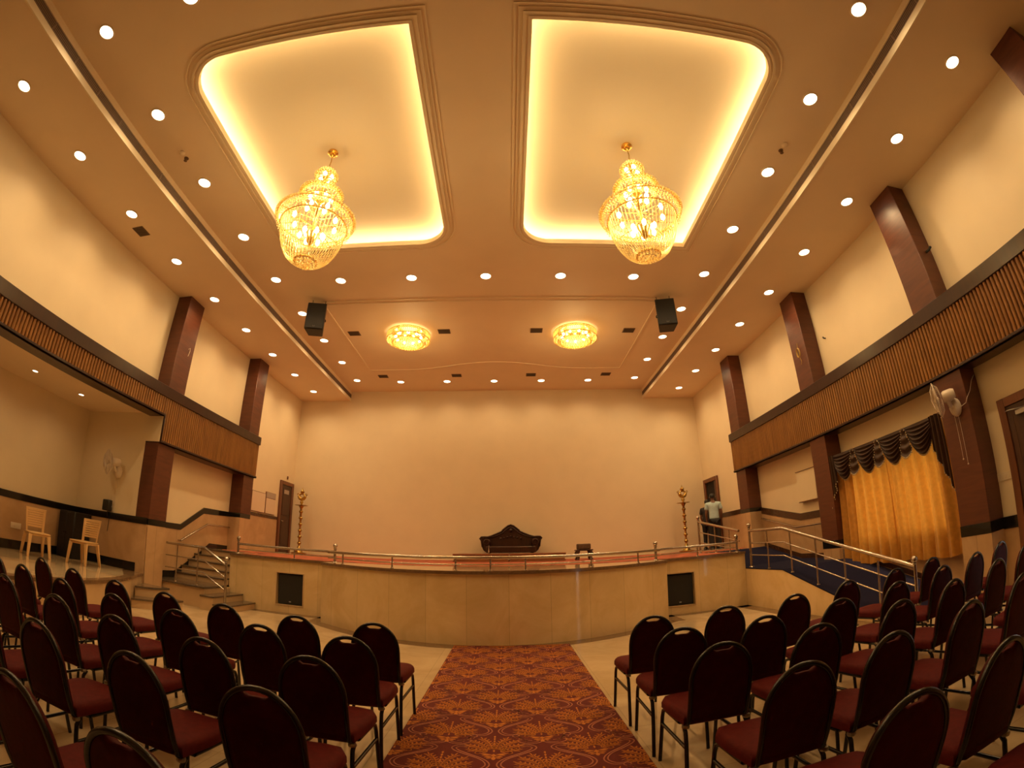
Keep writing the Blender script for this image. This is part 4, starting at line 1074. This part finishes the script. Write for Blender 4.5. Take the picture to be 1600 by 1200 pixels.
def person(label, loc, rz, shirt, trouser, lean=0.0, H=1.66, arm=0.0):
    t = thing('person', label, 'person', loc, rz)
    k = H / 1.70
    def P(x, y, z):                     # lean the trunk forward (towards +y) above the hip
        if z > 0.95: y = y + lean * (z - 0.95)
        return (x * k, y * k, z * k)
    J = {}; V = []; E = []; Rr = []
    def add(n, p, r, par=None):
        J[n] = len(V); V.append(P(*p)); Rr.append(tuple(q * k for q in r) if isinstance(r, tuple) else r * k)
        if par is not None: E.append((J[par], J[n]))
    add('pelvis', (0, 0, 0.95), (0.155, 0.11)); add('waist', (0, 0.005, 1.08), (0.145, 0.10), 'pelvis'); add('chest', (0, 0.0, 1.27), (0.165, 0.115), 'waist')
    add('shl', (0, -0.005, 1.40), (0.12, 0.085), 'chest'); add('neck', (0, 0.01, 1.475), 0.055, 'shl'); add('jaw', (0, 0.05, 1.545), (0.065, 0.075), 'neck'); add('head', (0, 0.035, 1.62), (0.078, 0.098), 'jaw'); add('crown', (0, 0.02, 1.67), (0.06, 0.075), 'head')
    hands = []
    for s_, n in ((-1, 'l'), (1, 'r')):
        add(n + 'sh', (s_ * 0.19, -0.005, 1.385), 0.062, 'shl'); add(n + 'el', (s_ * 0.235, -0.01 + arm * 0.3, 1.11), 0.043, n + 'sh'); add(n + 'wr', (s_ * 0.225, 0.06 + arm, 0.89 + arm * 0.4), 0.028, n + 'el')
        add(n + 'pa', (s_ * 0.22, 0.085 + arm, 0.82 + arm * 0.4), (0.034, 0.02), n + 'wr')
        add(n + 'hip', (s_ * 0.095, 0, 0.87), 0.092, 'pelvis'); add(n + 'kn', (s_ * 0.105, 0.015, 0.49), 0.06, n + 'hip'); add(n + 'an', (s_ * 0.11, -0.01, 0.10), 0.04, n + 'kn'); add(n + 'ft', (s_ * 0.12, 0.13, 0.035), (0.042, 0.03), n + 'an')
        for f in range(4):
            bx_ = s_ * 0.22 + (f - 1.5) * 0.017
            fl = (0.075, 0.085, 0.08, 0.062)[f]
            add(n + 'f%d' % f, (bx_, 0.098 + arm, 0.775 + arm * 0.4), 0.009, n + 'pa'); add(n + 'g%d' % f, (bx_, 0.105 + arm, 0.775 - fl * 0.6 + arm * 0.4), 0.008, n + 'f%d' % f)
        add(n + 'th', (s_ * 0.22 - s_ * 0.045, 0.10 + arm, 0.80 + arm * 0.4), 0.010, n + 'pa')
    add('nose', (0, 0.145, 1.60), 0.014, 'head')
    body = skin_mesh('body', V, E, Rr, 'skin', t)
    # clothing as separate fitted shells
    def sub(names, pairs, grow, m, nm, fix=None):
        idx = {n: i for i, n in enumerate(names)}
        vv = [V[J[n]] for n in names]; rr = []
        for n in names:
            r = Rr[J[n]]; r = r if isinstance(r, tuple) else (r, r)
            rr.append((r[0] + grow, r[1] + grow))
        if fix:
            for n, p, r in fix: vv[idx[n]] = P(*p); rr[idx[n]] = r
        return skin_mesh(nm, vv, [(idx[a], idx[c]) for a, c in pairs], rr, m, t)
    sub(['waist', 'pelvis', 'chest', 'shl', 'neck', 'lsh', 'lel', 'rsh', 'rel'], [('shl', 'neck'), ('waist', 'pelvis'), ('waist', 'chest'), ('chest', 'shl'), ('shl', 'lsh'), ('lsh', 'lel'), ('shl', 'rsh'), ('rsh', 'rel')], 0.018, shirt, 'shirt',
        [('lel', (-0.232, -0.005, 1.20), (0.068 * k, 0.068 * k)), ('rel', (0.232, -0.005, 1.20), (0.068 * k, 0.068 * k)), ('pelvis', (0, 0, 0.92), (0.172 * k, 0.128 * k)), ('neck', (0, 0.0, 1.455), (0.072 * k, 0.068 * k))])
    sub(['pelvis', 'lhip', 'lkn', 'lan', 'rhip', 'rkn', 'ran'], [('pelvis', 'lhip'), ('lhip', 'lkn'), ('lkn', 'lan'), ('pelvis', 'rhip'), ('rhip', 'rkn'), ('rkn', 'ran')], 0.016, trouser, 'trousers',
        [('pelvis', (0, 0, 0.96), (0.158 * k, 0.115 * k)), ('lan', (-0.11, -0.01, 0.07), (0.062 * k, 0.066 * k)), ('ran', (0.11, -0.01, 0.07), (0.062 * k, 0.066 * k))])
    b = MB(); c = Vector(P(0, 0.02, 1.63)); b.lathe([(0.086 * k, -0.04), (0.092 * k, 0.0), (0.085 * k, 0.045), (0.055 * k, 0.08), (0.001, 0.092)], c, 16, Matrix.Diagonal((1, 1.15, 1))); b.build('hair', 'hair', t, smooth=70)
    for s_ in (-1, 1):
        b = MB(); b.ball(P(s_ * 0.083, 0.03, 1.605), 0.022 * k, 8, 6); b.build('ear', 'skin', t, smooth=70)
        b = MB(); b.ball(P(s_ * 0.12, 0.06, 0.0), 0.05 * k, 10, 6); 
        v0 = P(s_ * 0.12, 0.06, 0.0)
        b = MB(); rings = []
        for yy, wd, hh in ((-0.09, 0.03, 0.05), (-0.06, 0.046, 0.085), (0.0, 0.05, 0.085), (0.09, 0.052, 0.065), (0.16, 0.045, 0.045), (0.2, 0.025, 0.03)):
            rings.append([(v0[0] + wd * math.cos(a), yy * k, max(0.0, hh * 0.5 + hh * 0.55 * math.sin(a))) for a in [2 * PI * i / 10 for i in range(10)]])
        b.loft(rings); b.build('shoe', 'black', t, smooth=60)
    return t
person('person in pale blue short sleeved shirt standing with back turned at the right stage door', (5.93, 13.15, ZST + 0.006), -0.35, 'shirt', 'trouser', lean=0.12, H=1.62, arm=0.06)
person('person in all dark clothes half hidden behind the one in a pale blue shirt', (5.93, 13.72, ZST + 0.006), -0.9, 'darkshirt', 'trouser', lean=0.16, H=1.5, arm=0.1)

# ------------------------------------------------------------------ red carpet runner with woven damask
t = thing('carpet_runner', 'red carpet runner with orange damask motifs leading up the aisle to the stage', 'carpet', (0.03, 0, 0))
CW, CY0, CY1 = 0.83, -3.0, 7.11
b = MB(); b.box(-CW, CW, CY0, CY1, 0.0015, 0.008); b.build('pile', 'red', t, smooth=0)
ZP = 0.0093
def clip(pts):
    out = list(pts)
    for ax, sgn, lim in ((0, 1, CW), (0, -1, CW), (1, 1, CY1 - 0.01)):
        res = []
        for i in range(len(out)):
            p, q = out[i - 1], out[i]
            ip, iq = sgn * p[ax] <= lim, sgn * q[ax] <= lim
            if ip != iq:
                f = (lim - sgn * p[ax]) / (sgn * q[ax] - sgn * p[ax]); res.append((p[0] + (q[0] - p[0]) * f, p[1] + (q[1] - p[1]) * f))
            if iq: res.append(q)
        out = res
        if len(out) < 3: return []
    return out
om, lm = MB(), MB()
def flat(mb, pts, z):
    c = clip(pts)
    if len(c) >= 3: mb.add([(x, y, z) for x, y in c], [tuple(range(len(c)))])
def petal(cx, cy, x, y, ang, L, W, z=ZP):
    d = (math.sin(ang), math.cos(ang)); n_ = (d[1], -d[0])
    prof = [(0, 0.12), (0.25, 0.55), (0.55, 1.0), (0.8, 0.75), (1.0, 0.0)]
    A = [(cx + x + d[0] * L * a + n_[0] * W * c / 2, cy + y + d[1] * L * a + n_[1] * W * c / 2) for a, c in prof]
    B = [(cx + x + d[0] * L * a - n_[0] * W * c / 2, cy + y + d[1] * L * a - n_[1] * W * c / 2) for a, c in prof]
    flat(om, A + B[::-1], z)
def curl(mb, pts, w0, z):
    for i in range(len(pts) - 1):
        a, c = Vector(pts[i]), Vector(pts[i + 1]); d = (c - a)
        if d.length < 1e-6: continue
        d.normalize(); n_ = Vector((-d.y, d.x)) * w0 / 2; e = d * w0 * 0.2
        flat(mb, [tuple(a - e + n_), tuple(a - e - n_), tuple(c + e - n_), tuple(c + e + n_)], z)
def arc(cx, cy, r0, r1, a0, a1, n=14):
    return [(cx + (r0 + (r1 - r0) * i / n) * math.cos(a0 + (a1 - a0) * i / n), cy + (r0 + (r1 - r0) * i / n) * math.sin(a0 + (a1 - a0) * i / n)) for i in range(n + 1)]
def motif(cx, cy):
    """fan shaped acanthus palmette about 0.30 wide and 0.40 high"""
    by_ = -0.17
    for s_ in (-1, 1):
        for th, Rr_, n in ((0.14, 0.335, 7), (0.44, 0.325, 7), (0.72, 0.285, 6), (1.0, 0.205, 5)):
            for k in range(n):
                f = (k + 1) / n
                r = Rr_ * (0.16 + 0.66 * f); bend = th + 0.20 * f * f
                x, y = s_ * r * math.sin(bend) * 0.86, by_ + r * math.cos(bend)
                L = 0.048 + 0.018 * f
                for da in (-0.8, 0.8): petal(cx, cy, x, y, s_ * (bend + da), L * 0.72, 0.0115)
                petal(cx, cy, x, y, s_ * bend, L, 0.0105)
        for th, L in ((1.35, 0.085), (1.75, 0.07)): petal(cx, cy, s_ * 0.01, by_ - 0.012, s_ * th, L, 0.02)
        for yy, L in ((-0.205, 0.06), (-0.23, 0.045)): petal(cx, cy, s_ * 0.006, yy, s_ * 1.9, L, 0.02)
        curl(om, arc(cx + s_ * 0.15, cy - 0.075, 0.03, 0.010, PI / 2, PI / 2 - s_ * 4.4), 0.008, ZP)
        curl(om, arc(cx + s_ * 0.10, cy - 0.155, 0.03, 0.010, PI / 2, PI / 2 - s_ * 4.2), 0.008, ZP)
    for k in range(7): petal(cx, cy, 0, by_ + 0.03 + 0.045 * k, 0, 0.042, 0.016)
    petal(cx, cy, 0, -0.17, PI, 0.05, 0.034); petal(cx, cy, 0, -0.215, PI, 0.06, 0.03)
def smoothline(P, n=6):
    out = []
    for i in range(len(P) - 1):
        p0, p1, p2, p3 = (Vector(P[max(i - 1, 0)]), Vector(P[i]), Vector(P[i + 1]), Vector(P[min(i + 2, len(P) - 1)]))
        for k in range(n):
            u = k / n
            out.append(tuple(0.5 * ((2 * p1) + (p2 - p0) * u + (2 * p0 - 5 * p1 + 4 * p2 - p3) * u * u + (3 * p1 - p0 - 3 * p2 + p3) * u ** 3)))
    return out + [tuple(P[-1])]
S_LINES = [[(0.165, -0.03), (0.2, -0.012), (0.255, -0.02), (0.285, -0.06), (0.265, -0.11), (0.19, -0.175), (0.105, -0.24), (0.06, -0.30), (0.05, -0.36), (0.085, -0.41), (0.145, -0.42), (0.178, -0.395), (0.155, -0.372), (0.13, -0.385)],
           [(0.185, -0.055), (0.225, -0.042), (0.255, -0.065), (0.235, -0.108), (0.165, -0.17), (0.085, -0.235), (0.035, -0.30), (0.025, -0.365), (0.065, -0.43), (0.125, -0.442)],
           [(0.165, -0.458), (0.185, -0.485), (0.19, -0.515), (0.215, -0.54), (0.26, -0.55)]]
BRACE = [[(0.0, -0.262), (0.05, -0.298), (0.11, -0.298), (0.16, -0.268), (0.165, -0.232), (0.13, -0.218), (0.105, -0.238), (0.122, -0.255)],
         [(0.03, -0.262), (0.07, -0.278), (0.105, -0.278)],
         [(0.165, -0.2), (0.15, -0.175), (0.165, -0.155), (0.19, -0.165), (0.185, -0.19)]]
def scroll(cx, cy, kind):
    z = ZP - 0.0004; W = 0.0095
    for s_ in (-1, 1):
        for P in (S_LINES if kind == 0 else BRACE): curl(lm, [(cx + s_ * x, cy + y) for x, y in smoothline(P)], W, z)
        if kind == 0: curl(lm, arc(cx + s_ * 0.15, cy - 0.45, 0.024, 0.024, 0, 2 * PI), W * 0.9, z)
i0 = -4
for i in range(-4, 5):
    x = -0.145 + 0.335 * i
    y = 0.9 + (0.31 if i % 2 else 0.0)
    while y < CY1 + 0.2:
        motif(x, y); scroll(x, y, i % 2); y += 0.62
o = om.build('orange_damask', 'orange', t, smooth=0, recalc=False); o['label'] = 'orange woven motifs'
o = lm.build('scroll_lines', 'pinkline', t, smooth=0, recalc=False); o['label'] = 'thin dusty pink scrolls'

# ------------------------------------------------------------------ banquet chairs
def make_chair(label, loc, rz, group):
    t = thing('banquet_chair', label, 'chair', loc, rz, group)
    # faces +y (the stage); rear feet at y=-0.25, back leans slightly to -y
    def by(z): return -0.215 - 0.085 * max(0, (z - 0.42)) / 0.44
    hw = 0.168
    def outline(w_, zt, zb, n=22, dip=0.0):
        pts = []
        zc = zt - 0.21
        for i in range(n + 1):
            a = PI * i / n
            x = w_ * math.cos(a); z = zc + 0.21 * math.sin(a) ** 0.9
            if dip and abs(x) < 0.062: z -= dip * (1 - (abs(x) / 0.062) ** 4)
            pts.append((x, z))
        pts += [(-w_ * 1.0, zb + 0.25), (-w_ * 0.97, zb)] + [(w_ * 0.97, zb), (w_ * 1.0, zb + 0.25)]
        return pts
    # back cushion
    o1 = outline(hw - 0.002, 0.853, 0.43, n=36, dip=0.034)
    cx, cz = 0, 0.62
    def ring(sc, dy): return [((x - cx) * sc + cx, by((z - cz) * sc + cz) + dy, (z - cz) * sc + cz) for x, z in o1]
    b = MB(); b.loft([ring(0.03, 0.05), ring(0.4, 0.049), ring(0.80, 0.045), ring(0.93, 0.038), ring(1.0, 0.018), ring(1.0, 0.004), ring(0.95, -0.006), ring(0.80, -0.009), ring(0.4, -0.011), ring(0.03, -0.012)])
    b.build('back_cushion', 'maroonback', t, smooth=50)
    b = MB(); b.box(-hw + 0.02, hw - 0.02, by(0.43) - 0.012, by(0.43) + 0.03, 0.415, 0.455); b.build('lower_back_roll', 'maroonback', t, bevel=0.012, segs=2)
    # arch frame
    arch = outline(hw + 0.004, 0.855, 0.40)[:23]
    path = [(hw * 1.0, by(0.5), 0.5), (hw * 0.985, by(0.42) + 0.01, 0.41)][::-1] + [(x, by(z), z) for x, z in arch] + [(-hw * 1.0, by(0.5), 0.5), (-hw * 0.985, by(0.42) + 0.01, 0.41)]
    b = MB(); b.tube(path, 0.0125, 8); b.build('back_frame', 'chairmetal', t, smooth=60)
    # seat
    sp = [(-0.19, -0.20), (-0.205, 0.0), (-0.205, 0.15), (-0.17, 0.215), (-0.09, 0.235), (0.09, 0.235), (0.17, 0.215), (0.205, 0.15), (0.205, 0.0), (0.19, -0.20)]
    def sr(sc, z): return [(x * sc, (y - 0.02) * sc + 0.02, z) for x, y in sp]
    b = MB(); b.loft([sr(0.93, 0.395), sr(1.0, 0.405), sr(1.0, 0.435), sr(0.96, 0.455), sr(0.82, 0.468), sr(0.4, 0.474)]); b.build('seat', 'maroon', t, smooth=50)
    # side frames: one bent tube each = rear leg, seat rail, front leg
    for s_ in (-1, 1):
        x = s_ * 0.178
        b = MB(); b.tube([(s_ * 0.18, 0.245, 0.0), (x, 0.215, 0.32), (x, 0.195, 0.365), (x, 0.15, 0.385), (x, -0.1, 0.388)], 0.0125, 8); b.build('leg', 'chairmetal', t, smooth=60)
        b = MB(); b.tube([(s_ * 0.182, -0.27, 0.0), (x, -0.215, 0.30), (x, -0.20, 0.36), (x, -0.17, 0.388)], 0.0125, 8); b.build('leg', 'chairmetal', t, smooth=60)
        b = MB(); b.tube([(x, 0.222, 0.27), (x, -0.222, 0.27)], 0.011, 8); b.build('side_stretcher', 'chairmetal', t, smooth=60)
        b = MB(); b.lathe([(0.02, 0.0), (0.024, 0.01), (0.02, 0.02)], (x, -0.20, 0.385), 8); b.build('joint_cap', 'chrome', t)
    b = MB(); b.tube([(-0.178, 0.12, 0.385), (0.178, 0.12, 0.385), (0.178, -0.1, 0.385), (-0.178, -0.1, 0.385)], 0.011, 6, loop=True); b.build('seat_frame', 'chairmetal', t, smooth=60)
    return t
# (x, y of the top of the back), measured row by row from the stage
LEFT = {1: [(-0.939, 3.391), (-1.525, 3.402), (-2.202, 3.474), (-2.834, 3.533), (-3.504, 3.583), (-4.163, 3.612), (-4.869, 3.728)],
        2: [(-0.936, 2.803), (-1.528, 2.853), (-2.186, 2.851), (-2.817, 2.873), (-3.471, 2.893), (-4.132, 2.935), (-4.72, 2.99)],
        3: [(-0.921, 2.202), (-1.522, 2.212), (-2.173, 2.226), (-2.79, 2.273), (-3.464, 2.298), (-4.10, 2.33)],
        4: [(-0.898, 1.617), (-1.509, 1.655), (-2.164, 1.636), (-2.79, 1.67)],
        5: [(-0.939, 0.971), (-1.478, 1.004), (-2.12, 1.02)]}
RIGHT = {1: [(1.038, 3.526), (1.649, 3.578), (2.288, 3.61), (2.981, 3.775), (3.647, 3.819), (4.281, 3.885)],
         2: [(1.053, 2.915), (1.612, 2.896), (2.261, 2.957), (2.922, 3.056), (3.635, 3.179), (4.33, 3.304), (4.986, 3.43)],
         3: [(1.06, 2.346), (1.633, 2.338), (2.293, 2.383), (2.935, 2.477), (3.711, 2.609), (4.405, 2.742)],
         4: [(1.128, 1.719), (1.653, 1.777), (2.283, 1.817), (2.967, 1.894), (3.62, 2.0)],
         5: [(1.14, 1.104), (1.688, 1.156), (2.32, 1.2)],
         6: [(1.60, 0.56)]}
first = None
KS = 1.028
for sd, rows in (('left', LEFT), ('right', RIGHT)):
    for r, row in rows.items():
        for i, (x, y) in enumerate(row):
            x *= KS; y = y * KS + 0.27
            rz = random.uniform(-0.03, 0.03)
            if sd == 'right': rz += 0.03 * min(i, 4)
            else: rz -= 0.012 * i
            if sd == 'right' and r == 6: i = 1
            who = 'on the carpet aisle' if i == 0 else '%s from the carpet' % ORD[i]
            where = ('front row nearest the stage' if r == 1 else '%s row from the stage' % ORD[r - 1])
            lab = 'maroon banquet chair %s of the carpet, %s, %s' % (sd, where, who)
            grp = 'maroon banquet chairs %s of the aisle' % sd
            if first is None: first = make_chair(lab, (x, y, 0), rz, grp)
            else: dup(first, (x, y, 0), rz, lab, grp)

# ------------------------------------------------------------------ small fittings on walls and pillars
M['yellow'] = mat('yellow_cable', (0.45, 0.27, 0.05), 0.5)
t = thing('cable_coil', 'small coil of yellow cable hanging on a mahogany pillar of the right wall', 'cable', (6.088, 8.02, 4.95))
b = MB()
for k in range(3): b.tube([(-0.02 - 0.008 * k, 0.05 * math.cos(a) + 0.006 * k, 0.10 * math.sin(a)) for a in [2 * PI * i / 20 for i in range(20)]], 0.006, 5, loop=True)
b.tube([(-0.02, 0.0, 0.10), (-0.012, 0.0, 0.2), (0.0, 0.0, 0.21)], 0.006, 5); b.tube([(-0.02, 0.0, -0.1), (-0.014, -0.03, -0.2), (-0.012, 0.01, -0.26)], 0.006, 5)
b.build('coil', 'yellow', t)
t = thing('cable_stub', 'short pale cable end sticking out of the left pillar by the alcove', 'cable', (-6.762, 7.98, 5.15))
b = MB(); b.tube([(0.0, 0, 0.02), (0.03, 0.02, 0.05), (0.03, 0.03, -0.02), (0.02, 0.01, -0.14)], 0.006, 6); b.build('cable', 'white', t)
t = thing('pipe_bracket', 'short black fitting on the side of a right hand pillar above the beam', 'bracket', (6.3, 4.28, 5.0))
b = MB(); b.tube([(0.0, 0.0, 0.0), (0.0, -0.07, 0.0), (0.03, -0.10, 0.04)], 0.022, 8); b.build('stub', 'black', t, smooth=60)
t = thing('wall_hook', 'small black hook on the cream upper right wall beside a pillar', 'hook', (XR, 7.50, 5.05))
b = MB(); b.tube([(0.0, 0.0, 0.0), (-0.05, 0.0, 0.0), (-0.06, 0.0, 0.03)], 0.015, 8); b.build('stub', 'black', t, smooth=60)
t = thing('door_bell', 'tiny dark fitting on the wall above the left stage door', 'fitting', (XL, 14.4, 3.50))
b = MB(); b.box(0, 0.03, -0.03, 0.03, -0.05, 0.05); b.build('casing', 'doorframe', t, bevel=0.006)
switch('small cream switch plate on the right stage wall beside the pillar', XR, 12.2, 2.62, -1)

# beaded crystal and beaded fringe cannot be counted
for o in S.objects:
    if o.name.split('.')[0] in ('upper_crystal_crown', 'middle_crystal_tier', 'main_crystal_tier', 'crystal_strand_bowl', 'bottom_crystal_cluster', 'crystal_rim', 'crystal_bottom', 'fringe'):
        o['kind'] = 'stuff'
